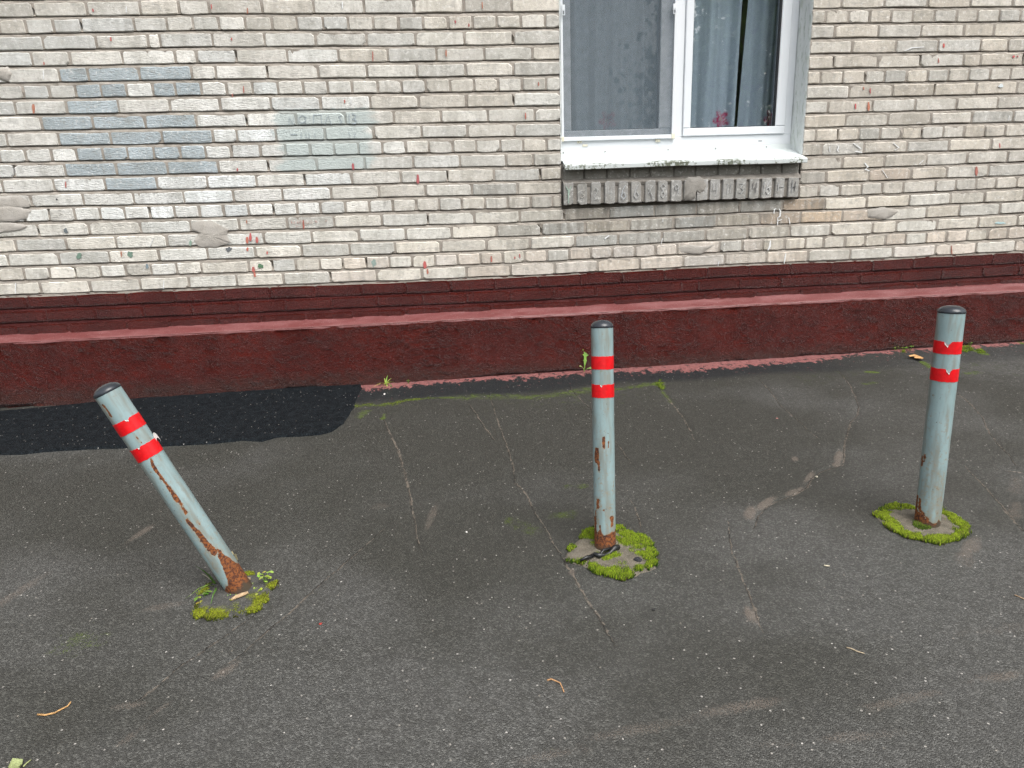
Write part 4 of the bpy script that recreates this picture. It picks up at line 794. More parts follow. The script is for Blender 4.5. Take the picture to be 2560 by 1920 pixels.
curtain(.74, 1.50, .74, 1.50, .255, 5.5, 3, 'sheer grey-blue curtain behind the left window pane and insect screen', [(1.035, 1.445, .065, .75)])
curtain(1.505, 1.838, 1.505, 1.812, .262, 1.6, 13, 'sheer curtain behind the right pane with a big magenta flower print', [(1.738, 1.437, .060, 1.0)])
curtain(1.893, 2.20, 1.838, 2.20, .262, 2.2, 23, 'sheer curtain at the right edge of the window, its flower print half hidden', [(2.055, 1.437, .060, 1.0)])

# ------------------------------------------------------------------ bollards
def ground_hit_depth(u, v):
    p = gp(u, v); return p, (p-Vector(CAM)).dot(fw)
def at_depth(u, v, d): return Vector(CAM)+ray(u, v)*d
def bollard(label, bpx, wb, tpx, wt, spots, base, seed, tears, peel=None):
    B, db = ground_hit_depth(*bpx); r = .5*wb*db/FPX; T = at_depth(*tpx, db*wb/wt)
    A = (T-B).normalized(); L = (T-B).length
    toc = Vector(CAM)-(B+T)/2; F_ = (toc-A*toc.dot(A)).normalized(); Rt = F_.cross(A) * -1
    if Rt.dot(rt) < 0: Rt = -Rt
    mw = Matrix(((Rt.x, -F_.x, A.x, B.x), (Rt.y, -F_.y, A.y, B.y), (Rt.z, -F_.z, A.z, B.z), (0, 0, 0, 1)))
    root = empty('bollard'); root.matrix_world = mw
    tag(root, label, 'bollard', 'striped bollards in front of the wall')
    na, nz = 72, 150; R = np.random.RandomState(seed)
    th = np.linspace(0, 2*np.pi, na+1); zs = np.linspace(-.10, L, nz); TH, ZS = np.meshgrid(th, zs); TH = TH.ravel(); ZS = ZS.ravel()
    X = r*np.sin(TH); Y = -r*np.cos(TH); t = ZS/L; u = np.sin(TH); front = np.cos(TH) > -.1
    nb = fbm(TH*3.1, ZS*30, 4, seed)
    rust = .28*(fbm(TH*1.3, ZS*9, 3, seed+2))*sm(.75, .1, t)
    bt = np.interp(np.where(front, u, -u), base[0], base[1]); rust = np.maximum(rust, sm(bt+.02, bt-.012, t+.03*(nb-.5)))
    for s in spots:
        u0, t0, u1, t1, w_, h_, st = s     # capsule from (u0,t0) to (u1,t1)
        dx, dy = (u1-u0), (t1-t0)*L/r; LL = dx*dx+dy*dy+1e-9; k = np.clip(((u-u0)*dx+(t-t0)*L/r*dy)/LL, 0, 1)
        d = np.hypot(u-u0-k*dx, (t-t0)*L/r-k*dy); rust = np.maximum(rust, np.where(front, st*sm(w_+h_, w_-h_, d+.25*(nb-.5)), 0))
    grime = sm(.085, .0, t)*.95+.25*sm(.5, .75, fbm(TH*2, ZS*7, 3, seed+8))
    q = 1-.012*sm(.4, .6, rust); P = np.stack([X*q, Y*q, ZS], 1)
    link('pole', grid_mesh('pole', P, na+1, nz, dict(rust=rust, grime=grime)), M['pole'], root, smooth=True)
    mb = MB(); rc_ = r*1.035                      # domed plastic cap with a short skirt
    prof = [(r*1.0, -.003), (rc_, -.002), (rc_*1.005, .002), (rc_*.985, .005), (rc_*.90, .0105), (rc_*.74, .0155), (rc_*.52, .0195), (rc_*.27, .0215), (.0005, .0222)]
    n = 48
    for rr_, z in prof: mb.v += [(rr_*math.sin(6.2832*k/n), -rr_*math.cos(6.2832*k/n), L+z) for k in range(n)]
    for i in range(len(prof)-1): mb.f += [(i*n+k, i*n+(k+1) % n, (i+1)*n+(k+1) % n, (i+1)*n+k) for k in range(n)]
    mb.build('cap', M['cap'], root, smooth=True)
    for bi, (t0, t1) in enumerate(((.818, .874), (.694, .7515))):
        na2 = 180; mb = MB(); rp = r+.0011
        for k in range(na2+1):
            a = -math.pi+2*math.pi*k/na2; uu = math.sin(a) if math.cos(a) > 0 else (2 if a > 0 else -2)
            zt = t1*L+.0009*(float(vn(k*.35, bi, seed))-.5)*2; z0 = t0*L+.0008*(float(vn(k*.3, bi+5, seed))-.5)*2
            for (b_, uc, wdt, dep) in tears:
                if b_ == bi and abs(uu-uc) < wdt: zt -= dep*(1-abs(uu-uc)/wdt)*(.45+.75*abs(math.sin(uu*31+seed)))
            for rad, z in ((r-.001, z0), (rp, z0), (rp, (z0+zt)/2), (rp, zt), (r-.001, zt)): mb.v.append((rad*math.sin(a), -rad*math.cos(a), z))
        for k in range(na2):
            for j in range(4): a = k*5+j; mb.f.append((a, a+5, a+6, a+1))
        tp = mb.build('tape_band', M['tape'], root)
        for (b_, uc, wdt, dep) in tears:          # torn, lifted edge showing the pale backing
            if b_ != bi: continue
            mb = MB(); m_ = 7
            for k in range(m_):
                uu = uc-wdt*.75+.95*wdt*k/(m_-1); a = math.asin(max(-.97, min(.97, uu))); zt = t1*L-dep*(1-abs(uu-uc)/wdt if abs(uu-uc) < wdt else 0)
                for q_, dz in ((rp+.0004, .0006), (rp+.0012+.0008*(k % 2), -.0012-.0014*(k % 3))): mb.v.append((q_*math.sin(a), -q_*math.cos(a), zt+dz))
            mb.f = [(2*k, 2*k+1, 2*k+3, 2*k+2) for k in range(m_-1)]
            e = mb.build('torn_edge', M['white'], tp); e.modifiers.new('thickness', 'SOLIDIFY').thickness = .0005
        if peel and peel[0] == bi:
            mb = MB(); uc = peel[1]
            a = math.asin(uc)
            for i, (f_, z) in enumerate([(1.0, .00), (1.10, .010), (1.19, .013), (1.27, .008), (1.30, -.004)]):
                for dz in (-.010, .010*(1-.1*i)): mb.v.append((r*f_*math.sin(a)+.0, -r*f_*math.cos(a), t1*L-.004+z*.9+dz))
            mb.f = [(2*k, 2*k+1, 2*k+3, 2*k+2) for k in range(4)]
            e = mb.build('peeled_flap', M['white'], tp); e.modifiers.new('thickness', 'SOLIDIFY').thickness = .0006
    return root, B, r
LSP = [(-.10, .685, -.25, .655, .05, .06, .8), (-.24, .655, -.20, .55, .07, .08, 1), (-.22, .55, -.12, .48, .15, .13, 1), (-.12, .47, -.20, .425, .12, .12, 1), (-.42, .395, -.28, .33, .10, .10, 1), (-.28, .33, -.16, .26, .17, .14, 1), (-.14, .26, -.05, .215, .22, .15, 1), (.10, .375, .16, .35, .05, .07, .75), (-.80, .965, -.72, .905, .04, .05, .75), (-.1, .80, .02, .76, .05, .08, .62)]
CSP = [(.0, .52, .0, .475, .12, .06, 1), (.42, .50, .42, .475, .09, .05, 1), (-.62, .465, -.62, .41, .17, .04, 1.1), (-.5, .40, -.42, .372, .06, .07, .8), (.85, .32, .85, .295, .06, .06, .8), (-.62, .24, -.66, .20, .10, .12, .75), (-.02, .195, -.02, .19, .05, .05, .8), (.62, .155, .64, .12, .14, .09, .95), (-.86, .19, -.86, .09, .08, .09, .9), (-.45, .12, -.4, .085, .07, .08, .8)]
RSP = [(-.72, .345, -.72, .315, .05, .07, .75), (-.88, .335, -.88, .29, .04, .05, .7), (.52, .205, .52, .195, .04, .05, .75), (-.75, .135, -.62, .075, .07, .07, .85), (-.95, .14, -.95, .05, .10, .06, .8), (-.7, .09, .0, .045, .14, .12, .7)]
b1, B1, r1 = bollard('grey-blue steel bollard leaning far to the left, streaked with orange rust', (601, 1474), 60.3, (269, 979), 65.6, LSP, ([-1, -.55, -.3, 0, .3, .7, 1], [.04, .06, .10, .195, .215, .14, .10]), 11, [(0, .05, .22, .006), (1, -.35, .12, .003)], (1, .93))
b2, B2, r2 = bollard('upright grey-blue bollard with a rusty foot, the middle one of the three', (1513, 1372), 53.2, (1505, 817), 55.2, CSP, ([-1, -.7, -.35, 0, .35, .7, 1], [.105, .085, .092, .070, .095, .088, .09]), 23, [(1, -.1, .16, .005)])
b3, B3, r3 = bollard('clean pale bollard tilted slightly right with torn red tape, nearest the right edge', (2317, 1312), 57.9, (2379, 780), 61.5, RSP, ([-1, -.6, -.2, .2, .6, 1], [.075, .060, .045, .035, .030, .03]), 37, [(0, .0, .30, .016), (1, .30, .26, .014)])

# ------------------------------------------------------------------ footings and moss
def poly_world(pts, Zf): return [gp(*Zf(*p)) for p in pts]
def inside(px_, py_, P):
    c = np.zeros(len(px_), bool); j = len(P)-1
    for i in range(len(P)):
        xi, yi, xj, yj = P[i].x, P[i].y, P[j].x, P[j].y
        q = ((yi > py_) != (yj > py_)) & (px_ < (xj-xi)*(py_-yi)/(yj-yi+1e-12)+xi); c ^= q; j = i
    return c
def footing(label, pts, Zf, mat, h, seed):
    P = poly_world(pts, Zf); Q = []
    for a, b in zip(P, P[1:]+P[:1]):
        for k in range(5): p = a.lerp(b, k/5); Q.append(Vector((p.x+rnd.uniform(-.004, .004), p.y+rnd.uniform(-.004, .004), 0)))
    c = sum(Q, Vector((0, 0, 0)))/len(Q); n = len(Q); mb = MB(); L = ((1.02, -.006), (.99, .002), (.9, h*.6), (.75, h*.85), (.55, h), (.3, h*1.05), (.08, h))
    for s, z in L:
        for q in Q:
            p = c+(q-c)*s; mb.v.append((p.x, p.y, float(gz(p.x, p.y))+z+.006*(float(fbm(p.x*30, p.y*30, 3, seed))-.5)*(s < .95)))
    for k in range(len(L)-1): mb.f += [(k*n+i, k*n+(i+1) % n, (k+1)*n+(i+1) % n, (k+1)*n+i) for i in range(n)]
    mb.f.append(tuple((len(L)-1)*n+i for i in range(n)))
    o = mb.build('footing', mat, smooth=True); return tag(o, label, 'footing', 'ground footings around the bollards')
def moss_patch(name, label, polys, Zf, cnt, h0, h1, cols_, seed, holes=(), base=.0):
    R = np.random.RandomState(seed); V = []; Fc = []; Cl = []; nv = 0
    Pw = [poly_world(p, Zf) for p in polys]; Hw = [poly_world(p, Zf) for p in holes]
    area = [abs(sum(P[i-1].x*P[i].y-P[i].x*P[i-1].y for i in range(len(P))))/2 for P in Pw]; tot = sum(area)
    for P, A_ in zip(Pw, area):
        k = int(cnt*A_/tot); xs = [p.x for p in P]; ys = [p.y for p in P]
        X = R.uniform(min(xs), max(xs), k*4); Y = R.uniform(min(ys), max(ys), k*4)
        wx = X+.012*(fbm(X*60, Y*60, 2, seed)-.5); wy = Y+.012*(fbm(X*60, Y*60, 2, seed+1)-.5)
        q = inside(wx, wy, P)
        for H in Hw: q &= ~inside(wx, wy, H)
        clump = fbm(X*45, Y*45, 3, seed+2); q &= (clump > .42) & (fbm(X*16, Y*16, 2, seed+9) > .27)
        X, Y, clump = X[q][:k], Y[q][:k], clump[q][:k]; Z = gz(X, Y)+base
        dome = sm(.34, .62, clump); H_ = (h0+(h1-h0)*dome)*R.uniform(.7, 1.2, len(X))
        rad = R.uniform(.0016, .0034, len(X)); a0 = R.uniform(0, 6.28, len(X)); lx, ly = R.normal(0, .003, len(X)), R.normal(0, .003, len(X))
        X = X+R.normal(0, .0045, len(X)); Y = Y+R.normal(0, .0045, len(X)); Z = gz(X, Y)+base
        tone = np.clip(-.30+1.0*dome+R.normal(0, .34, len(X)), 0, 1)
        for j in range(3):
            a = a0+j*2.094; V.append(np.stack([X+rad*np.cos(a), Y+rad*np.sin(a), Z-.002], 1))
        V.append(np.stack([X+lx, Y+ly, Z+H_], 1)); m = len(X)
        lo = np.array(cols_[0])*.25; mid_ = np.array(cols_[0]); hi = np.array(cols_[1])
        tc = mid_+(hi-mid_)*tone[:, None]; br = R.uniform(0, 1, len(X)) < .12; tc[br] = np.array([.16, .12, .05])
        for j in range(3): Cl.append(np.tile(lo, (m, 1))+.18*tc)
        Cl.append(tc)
        i = np.arange(m)+nv
        for j in range(3): Fc.append(np.stack([i+j*m, i+((j+1) % 3)*m, i+3*m], 1))
        nv += 4*m
    V = np.concatenate(V); Fc = np.concatenate(Fc).astype(np.int32); Cl = np.concatenate(Cl); Cl = np.concatenate([Cl, np.ones((len(Cl), 1))], 1)
    me = bpy.data.meshes.new(name); me.vertices.add(len(V)); me.vertices.foreach_set('co', V.astype(np.float32).ravel())
    me.loops.add(Fc.size); me.loops.foreach_set('vertex_index', Fc.ravel()); me.polygons.add(len(Fc)); me.polygons.foreach_set('loop_start', np.arange(0, Fc.size, 3, dtype=np.int32)); me.update(calc_edges=True)
    me.attributes.new('tint', 'FLOAT_COLOR', 'POINT').data.foreach_set('color', Cl.astype(np.float32).ravel())
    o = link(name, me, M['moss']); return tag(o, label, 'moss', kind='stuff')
ZL = zz(440, 1340, 6.913); ZM = zz(1380, 1280, 7.373); ZR = zz(2140, 1220, 6.9125)
footing('dark soil hole around the foot of the leaning bollard', [(360, 1230), (380, 1020), (560, 850), (680, 780), (1000, 690), (1330, 680), (1600, 700), (1740, 820), (1650, 960), (1560, 1180), (1400, 1320), (1000, 1390), (720, 1470), (500, 1420), (340, 1430)], ZL, M['soil'], .010, 3)
footing('mossy concrete footing around the middle bollard', [(250, 780), (420, 600), (560, 420), (720, 310), (1200, 290), (1450, 370), (1650, 490), (1830, 620), (1930, 830), (1920, 1050), (1700, 1130), (1400, 1230), (1250, 1270), (1090, 1200), (950, 1160), (750, 1080), (550, 1000), (290, 920)], ZM, M['conc'], .012, 5)
footing('pale concrete footing ringed with moss around the right bollard', [(310, 480), (380, 390), (560, 320), (760, 300), (1020, 305), (1450, 340), (1600, 430), (1780, 560), (1930, 690), (1880, 820), (1760, 900), (1450, 975), (1200, 930), (900, 870), (700, 780), (540, 680), (410, 580)], ZR, M['conc'], .010, 7)
moss_patch('moss', 'yellow-green moss along the rim of the leaning bollard hole', [[(360, 1210), (450, 1210), (650, 1290), (900, 1240), (1150, 1130), (1350, 1030), (1550, 900), (1740, 810), (1660, 970), (1540, 1060), (1560, 1190), (1430, 1300), (1150, 1370), (720, 1470), (480, 1410), (340, 1430)], [(1020, 690), (1040, 650), (1180, 655), (1330, 675), (1300, 700), (1100, 710)], [(560, 850), (650, 770), (700, 800), (640, 900), (480, 1000), (400, 1040)]], ZL, 15000, .002, .007, ((.045, .062, .008), (.40, .46, .03)), 61, base=.004)
moss_patch('moss', 'thick green moss around the middle bollard', [[(520, 500), (720, 310), (800, 285), (800, 700), (740, 600), (600, 540)], [(1180, 285), (1450, 360), (1700, 500), (1850, 640), (1940, 850), (1920, 1060), (1740, 1080), (1660, 1000), (1700, 900), (1640, 830), (1480, 830), (1430, 760), (1500, 690), (1300, 680), (1180, 640)], [(540, 1000), (700, 980), (850, 1060), (1000, 1130), (1100, 1080), (1300, 1040), (1500, 1080), (1650, 1040), (1740, 1090), (1500, 1190), (1300, 1270), (1100, 1210), (900, 1160), (700, 1090)], [(760, 690), (830, 800), (1180, 780), (1300, 830), (1200, 890), (960, 940), (830, 840)], [(430, 920), (560, 905), (610, 950), (500, 985)], [(300, 700), (350, 640), (410, 670), (360, 740)], [(280, 900), (330, 890), (390, 940), (300, 950)], [(1200, 980), (1330, 960), (1340, 1040), (1250, 1040)]], ZM, 24000, .003, .013, ((.022, .062, .004), (.33, .46, .025)), 62, base=.005)
moss_patch('moss', 'ring of bright green moss around the right bollard footing', [[(310, 480), (380, 390), (560, 320), (760, 300), (1020, 305), (1450, 340), (1600, 430), (1780, 560), (1930, 690), (1880, 820), (1760, 900), (1450, 975), (1200, 930), (900, 870), (700, 780), (540, 680), (410, 580)], [(1020, 700), (1080, 650), (1180, 680), (1290, 760), (1200, 780), (1080, 760)]], ZR, 26000, .003, .012, ((.032, .075, .006), (.38, .50, .03)), 63, base=.004,
    holes=[[(520, 470), (620, 450), (720, 440), (850, 390), (1000, 395), (1440, 460), (1560, 500), (1660, 620), (1690, 740), (1520, 800), (1330, 830), (1290, 800), (1060, 820), (900, 760), (740, 700), (660, 590), (520, 520)]])
# the little cushion at the foot of the right bollard lies inside the ring
moss_patch('moss', 'small moss cushion touching the front of the right bollard', [[(1015, 690), (1080, 650), (1180, 680), (1290, 760), (1200, 785), (1080, 755)]], ZR, 900, .005, .014, ((.05, .09, .010), (.16, .25, .025)), 64, base=.010)
moss_patch('moss', 'thin line of moss where dark tar meets grey asphalt by the wall', [[(-30, 470), (120, 460), (260, 455), (430, 420), (600, 405), (600, 422), (430, 440), (330, 470), (250, 480), (120, 480), (-30, 495)]], ZA, 700, .001, .004, ((.07, .11, .010), (.24, .30, .03)), 65)
moss_patch('moss', 'moss tuft at the head of a pavement crack right of the middle bollard', [[(355, 240), (385, 230), (405, 250), (400, 290), (370, 270)]], ZC, 300, .003, .009, ((.06, .11, .010), (.22, .30, .03)), 66)
moss_patch('moss', 'bright moss at the foot of the wall behind the right bollard', [[(1720, 85), (1790, 80), (1830, 110), (1760, 125), (1720, 120)], [(1840, 110), (1880, 105), (1930, 135), (1900, 148), (1860, 130)], [(1280, 110), (1300, 112), (1295, 130), (1275, 128)]], ZD, 700, .004, .014, ((.07, .12, .010), (.26, .36, .03)), 67)

# ------------------------------------------------------------------ weeds
def leaf(mb, p, d, n_, L, W, c, fold=.25, curve=.25):
    d = Vector(d).normalized(); n_ = Vector(n_); s = d.cross(n_).normalized(); n_ = s.cross(d).normalized(); p = Vector(p); prof = (0, .62, 1.0, .78, .0); v = []; cl = []
    for i, wv_ in enumerate(prof):
        t = i/4; q = p+d*(L*t)-n_*(curve*L*t*t)
        v += [q-s*(W*.5*wv_)+n_*(fold*W*.5*wv_), q, q+s*(W*.5*wv_)+n_*(fold*W*.5*wv_)]
        k = .85+.3*rnd.random(); cl += [(c[0]*k, c[1]*k, c[2]*k, 1)]*3
    f = []
    for i in range(4): a = 3*i; f += [(a, a+1, a+4, a+3), (a+1, a+2, a+5, a+4)]
    mb.add(v, f, cl)
def blade(mb, pts, w_, c, side):
    side = Vector(side).normalized(); n = len(pts); v = []
    for i, p in enumerate(pts):
        k = w_*.5*(1-.92*(i/(n-1))**1.5); p = Vector(p); v += [p-side*k, p+Vector((0, 0, -.3*k)), p+side*k]
    f = []
    for i in range(n-1): a = 3*i; f += [(a, a+1, a+4, a+3), (a+1, a+2, a+5, a+4)]
    mb.add(v, f, (c[0], c[1], c[2], 1))
LG = (.22, .37, .05); YG2 = (.38, .52, .09); DG = (.07, .16, .03)
def sprig(name, label, pu, hgt, leaves, c, seed, spread=.03, group=None):
    """short stem with pairs of small leaves, rooted where the pixel meets the ground"""
    global rnd
    keep = rnd; rnd = random.Random(seed); B = gp(*pu); root = empty(name, B); tag(root, label, 'plant', group)
    st = MB(); tops = []
    for k in range(leaves//2+1):
        a = rnd.uniform(0, 6.28); e = Vector((math.cos(a)*spread*rnd.uniform(.2, 1), math.sin(a)*spread*rnd.uniform(.2, 1), hgt*rnd.uniform(.45, 1)))
        st.tube([(0, 0, -.003), e*.5+Vector((0, 0, .2*hgt)), e], [.0012, .001, .0007], 5, (c[0]*.6, c[1]*.7, c[2]*.7, 1)); tops.append(e)
    st.build('stem', M['leaf'], root)
    for k in range(leaves):
        e = tops[k % len(tops)]; a = rnd.uniform(0, 6.28); mb = MB(); L = rnd.uniform(.012, .021)
        leaf(mb, e, (math.cos(a), math.sin(a), rnd.uniform(.0, .6)), (0, 0, 1), L, L*.62, tuple(q*rnd.uniform(.8, 1.25) for q in c)); mb.build('leaf', M['leaf'], root)
    rnd = keep; return root
# leaning bollard: long grass, leafy sprigs, a dry leaf
def px_path(pts, Zf, zs): return [gp(*Zf(*p), dz=z) for p, z in zip(pts, zs)]
g0 = gp(*ZL(700, 870)); root = empty('grass_tuft', g0); tag(root, 'long thin grass blades drooping beside the leaning bollard', 'grass')
for pts, zs, w_, c in [([(700, 860), (580, 690), (450, 580), (330, 515)], (.0, .05, .085, .11), .009, DG), ([(690, 870), (560, 840), (400, 900), (160, 1090)], (0, .035, .035, .003), .006, LG), ([(700, 870), (690, 920), (640, 1020), (585, 1240)], (0, .03, .03, .003), .008, (.09, .20, .03)), ([(640, 800), (560, 840), (420, 930), (320, 1100), (305, 1210)], (.0, .03, .035, .02, .003), .004, (.10, .17, .03)), ([(600, 760), (520, 690), (450, 650), (400, 665)], (.03, .05, .055, .05), .003, (.45, .42, .33))]:
    mb = MB(); P = px_path(pts, ZL, zs); blade(mb, [p-g0 for p in P], w_, c, rt); mb.build('blade', M['leaf'], root)
sprig('leafy_weed', 'bright sprig of small leaves on the right rim of the leaning bollard hole', ZL(1560, 830), .045, 12, YG2, 5)
sprig('leafy_weed', 'low three-leaved seedling in moss right of the leaning bollard', ZL(1410, 990), .012, 5, YG2, 6, .02)
sprig('leafy_weed', 'pale leaf cluster close behind the leaning bollard foot', ZL(1210, 890), .018, 7, (.33, .40, .10), 7, .025)
sprig('leafy_weed', 'small green sprig in front of the grass by the leaning bollard', ZL(480, 1080), .022, 9, LG, 8, .03)
sprig('leafy_weed', 'tiny yellow seedling on the left moss of the leaning bollard hole', ZL(480, 1190), .008, 6, (.36, .40, .06), 9, .02)
sprig('leafy_weed', 'tiny pale seedling at the very foot of the leaning bollard', ZL(965, 1090), .010, 5, YG2, 10, .012)
def litter(name, label, pts, Zf, wid, c, cat, th=.003, z0=.006, curl=0.0, mat='wood'):
    P = [gp(*Zf(*p)) for p in pts]; n = len(P); mb = MB(); v = []; o = P[0].copy()
    for i, p in enumerate(P):
        t = (P[min(i+1, n-1)]-P[max(i-1, 0)]).normalized(); s = Vector((-t.y, t.x, 0)); k = wid*.5*math.sin(math.pi*(.12+.76*i/(n-1))); z = z0+curl*abs(2*i/(n-1)-1)
        for q, dz in ((-1, .004), (-.4, 0), (.4, .001), (1, .005)): v.append(p-o+s*k*q+Vector((0, 0, z+dz)))
        for q, dz in ((-1, .004), (-.4, 0), (.4, .001), (1, .005)): v.append(p-o+s*k*q+Vector((0, 0, z+dz-th*.5)))
    f = []
    for i in range(n-1):
        a = 8*i; b = a+8
        for j in range(3): f += [(a+j, a+j+1, b+j+1, b+j), (a+4+j, b+4+j, b+5+j, a+5+j)]
        f += [(a, b, b+4, a+4), (a+3, a+7, b+7, b+3)]
    mb.add(v, f, [(c[0]*k, c[1]*k, c[2]*k, 1) for k in [rnd.uniform(.75, 1.2) for _ in v]])
    ob = mb.build(name, M[mat]); ob.location = o; return tag(ob, label, cat)
litter('dry_leaf', 'long tan dry leaf lying at the foot of the leaning bollard', [(970, 1172), (1060, 1125), (1160, 1085), (1260, 1045)], ZL, .018, (.42, .30, .18), 'leaf', z0=.012)
litter('dry_leaf', 'crumpled brown leaf against the right side of the leaning bollard', [(1090, 830), (1180, 850), (1300, 830)], ZL, .030, (.30, .23, .15), 'leaf', z0=.016)
litter('dry_leaf', 'folded dry leaf standing up behind the leaning bollard', [(1075, 700), (1060, 680), (1010, 660)], ZL, .02, (.34, .30, .18), 'leaf', z0=.05, curl=.03)
litter('dry_leaf', 'orange and cream dead leaf by the wall behind the right bollard', [(1335, 178), (1370, 165), (1400, 185), (1428, 195)], ZD, .055, (.52, .30, .13), 'leaf', z0=.008, curl=.008)
litter('fallen_leaf', 'pale green leaf cut off at the bottom left corner', [(95, 1690), (130, 1655), (175, 1645)], ZE, .045, (.42, .48, .22), 'leaf', z0=.008, mat='leaf')
def twig(label, pts, Zf, r_, c):
    P = [gp(*Zf(*p)) for p in pts]; o = P[0].copy(); mb = MB(); mb.tube([p-o+Vector((0, 0, r_*1.2+.004*math.sin(3*i))) for i, p in enumerate(P)], [r_*(1.15-.5*i/len(P)) for i in range(len(P))], 6, c)
    ob = mb.build('twig', M['wood'], smooth=True); ob.location = o; return tag(ob, label, 'twig', 'twigs and stalks on the asphalt')
twig('curved orange-brown stalk on the asphalt at lower left', [(290, 1255), (350, 1260), (420, 1240), (480, 1215), (520, 1185), (545, 1165), (535, 1172)], ZE, .0022, (.46, .27, .11, 1))
twig('arched orange twig on the asphalt below the middle bollard', [(270, 992), (300, 982), (340, 995), (370, 1015), (388, 1045), (400, 1088)], ZB, .0019, (.42, .24, .12, 1))
twig('straight pale twig on the asphalt at lower right', [(848, 738), (890, 750), (930, 765), (985, 788)], ZF, .0018, (.38, .31, .22, 1))
twig('brown twig at the right edge of the asphalt', [(2140, 335), (2170, 348), (2230, 370)], ZF, .0018, (.36, .25, .16, 1))
twig('short green stem beside the fallen leaf in the bottom left corner', [(180, 1655), (205, 1630), (238, 1598)], ZE, .0016, (.33, .36, .16, 1))
twig('short cream straw on the asphalt right of the middle crack', [(675, 108), (695, 112), (718, 110)], ZF, .0022, (.6, .55, .42, 1))
def pebble(label, pu, r_, c, seed, mat='wood', flat=.6, name='pebble', cat='stone', group='pebbles and crumbs on the asphalt'):
    R_ = random.Random(seed); B = gp(*pu); v = []; f = []; nn, mm = 9, 5
    for i in range(mm+1):
        ph = math.pi*i/mm
        for k in range(nn):
            a = 6.2832*k/nn; q = r_*R_.uniform(.8, 1.15) if 0 < i < mm else r_; v.append((q*math.sin(ph)*math.cos(a), q*.8*math.sin(ph)*math.sin(a), flat*q*math.cos(ph)+r_*flat*.7))
    for i in range(mm): f += [(i*nn+k, (i+1)*nn+k, (i+1)*nn+(k+1) % nn, i*nn+(k+1) % nn) for k in range(nn)]
    mb = MB(); mb.add(v, f, c+(1,)); o = mb.build(name, M[mat], smooth=True); o.location = B; o.rotation_euler.z = R_.uniform(0, 6)
    return tag(o, label, cat, group)
pebble('black asphalt lump in the moss right of the middle bollard', ZM(1580, 930), .017, (.02, .02, .025), 4, 'tar', .7, 'asphalt_lump', 'lump', None)
pebble('white pebble on the dark tar below the grass tuft', ZA(250, 390), .008, (.72, .70, .66), 5)
pebble('small white pebble between the leaning and the middle bollard', ZA(880, 1448), .005, (.65, .63, .6), 6)
pebble('red paint chip on the asphalt right of the leaning bollard', zz(640, 1380, 3.0722)(497, 553), .006, (.36, .05, .04), 7, flat=.3)
pebble('pink plaster crumb in the moss behind the middle bollard', ZM(1270, 370), .010, (.55, .36, .28), 8)
pebble('second pink crumb beside it behind the middle bollard', ZM(1340, 390), .007, (.52, .35, .29), 9)
pebble('pale lichen-white pebble at the left rim of the middle footing', ZM(545, 490), .007, (.55, .6, .5), 10)
pebble('red brick crumb in the front of the middle footing', ZM(960, 1050), .009, (.33, .09, .05), 12, flat=.4)
pebble('pale pebble on the asphalt left of the right bollard', ZD(618, 1085), .006, (.5, .47, .38), 13)
pebble('dark crumb on the asphalt below the middle bollard', ZB(1087, 447), .006, (.03, .03, .03), 14)
pebble('pink paint chip on the asphalt between middle and right bollard', ZD(314, 634), .006, (.55, .25, .22), 15, flat=.3)
# black plastic strip by the middle bollard
P = [gp(*ZM(*p)) for p in [(520, 985), (640, 955), (740, 900), (720, 860), (790, 880), (860, 915), (960, 870), (1060, 830), (1150, 775), (1230, 745)]]
mb = MB(); o = P[0].copy()
mb.tube([p-o+Vector((0, 0, .018+.006*math.sin(i*1.7))) for i, p in enumerate(P)], [.004, .006, .007, .004, .007, .009, .007, .007, .010, .009], 6)
mb.tube([P[5]-o+Vector((0, 0, .02)), P[6]-o+Vector((0, .012, .026)), P[8]-o+Vector((0, .006, .022))], [.004, .006, .004], 5)
sp = mb.build('plastic_strip', M['black'], smooth=True); sp.location = o; tag(sp, 'twisted black plastic strip lying at the foot of the middle bollard', 'plastic strip')
# dandelion by the wall behind the middle bollard
B = gp(1470, 944); B.y = max(B.y, PB-.02); root = empty('dandelion', B); tag(root, 'dandelion with one tall toothed leaf against the red plinth', 'dandelion')
def toothed(base, tip, W, c, up_, name='leaf'):
    base, tip = Vector(base), Vector(tip); d = tip-base; L = d.length; d.normalize(); s = d.cross(Vector(up_)).normalized(); nn = s.cross(d)
    prof = [(0, .10), (.12, .10), (.26, .16), (.40, .38), (.44, .62), (.47, .34), (.58, .45), (.63, .92), (.66, .42), (.74, .50), (.80, 1.0), (.83, .42), (.90, .50), (1, .0)]
    mb = MB(); v = []; cl = []
    for i, (t, k) in enumerate(prof):
        q = base+d*(L*t)+nn*(.008*math.sin(3*t)); v += [q-s*W*.5*k+nn*(.004*k), q, q+s*W*.5*k*(.9+.2*(i % 2))+nn*(.004*k)]; kk = .8+.3*rnd.random(); cl += [(c[0]*kk, c[1]*kk, c[2]*kk, 1)]*3
    f = []
    for i in range(len(prof)-1): a = 3*i; f += [(a, a+1, a+4, a+3), (a+1, a+2, a+5, a+4)]
    mb.add(v, f, cl); return mb.build(name, M['leaf'], root)
Tp = at_depth(1464, 861, (B-Vector(CAM)).dot(fw)*1.0)-B; toothed((0, 0, 0), Tp, .040, (.24, .44, .08), (0, -1, .1))
for px_, c in (((1448, 916), (.42, .55, .20)), ((1485, 921), (.36, .52, .17))):
    e = at_depth(*px_, (B-Vector(CAM)).dot(fw)*.985)-B; toothed((0, 0, .012), e, .03, c, (0, -.6, 1))
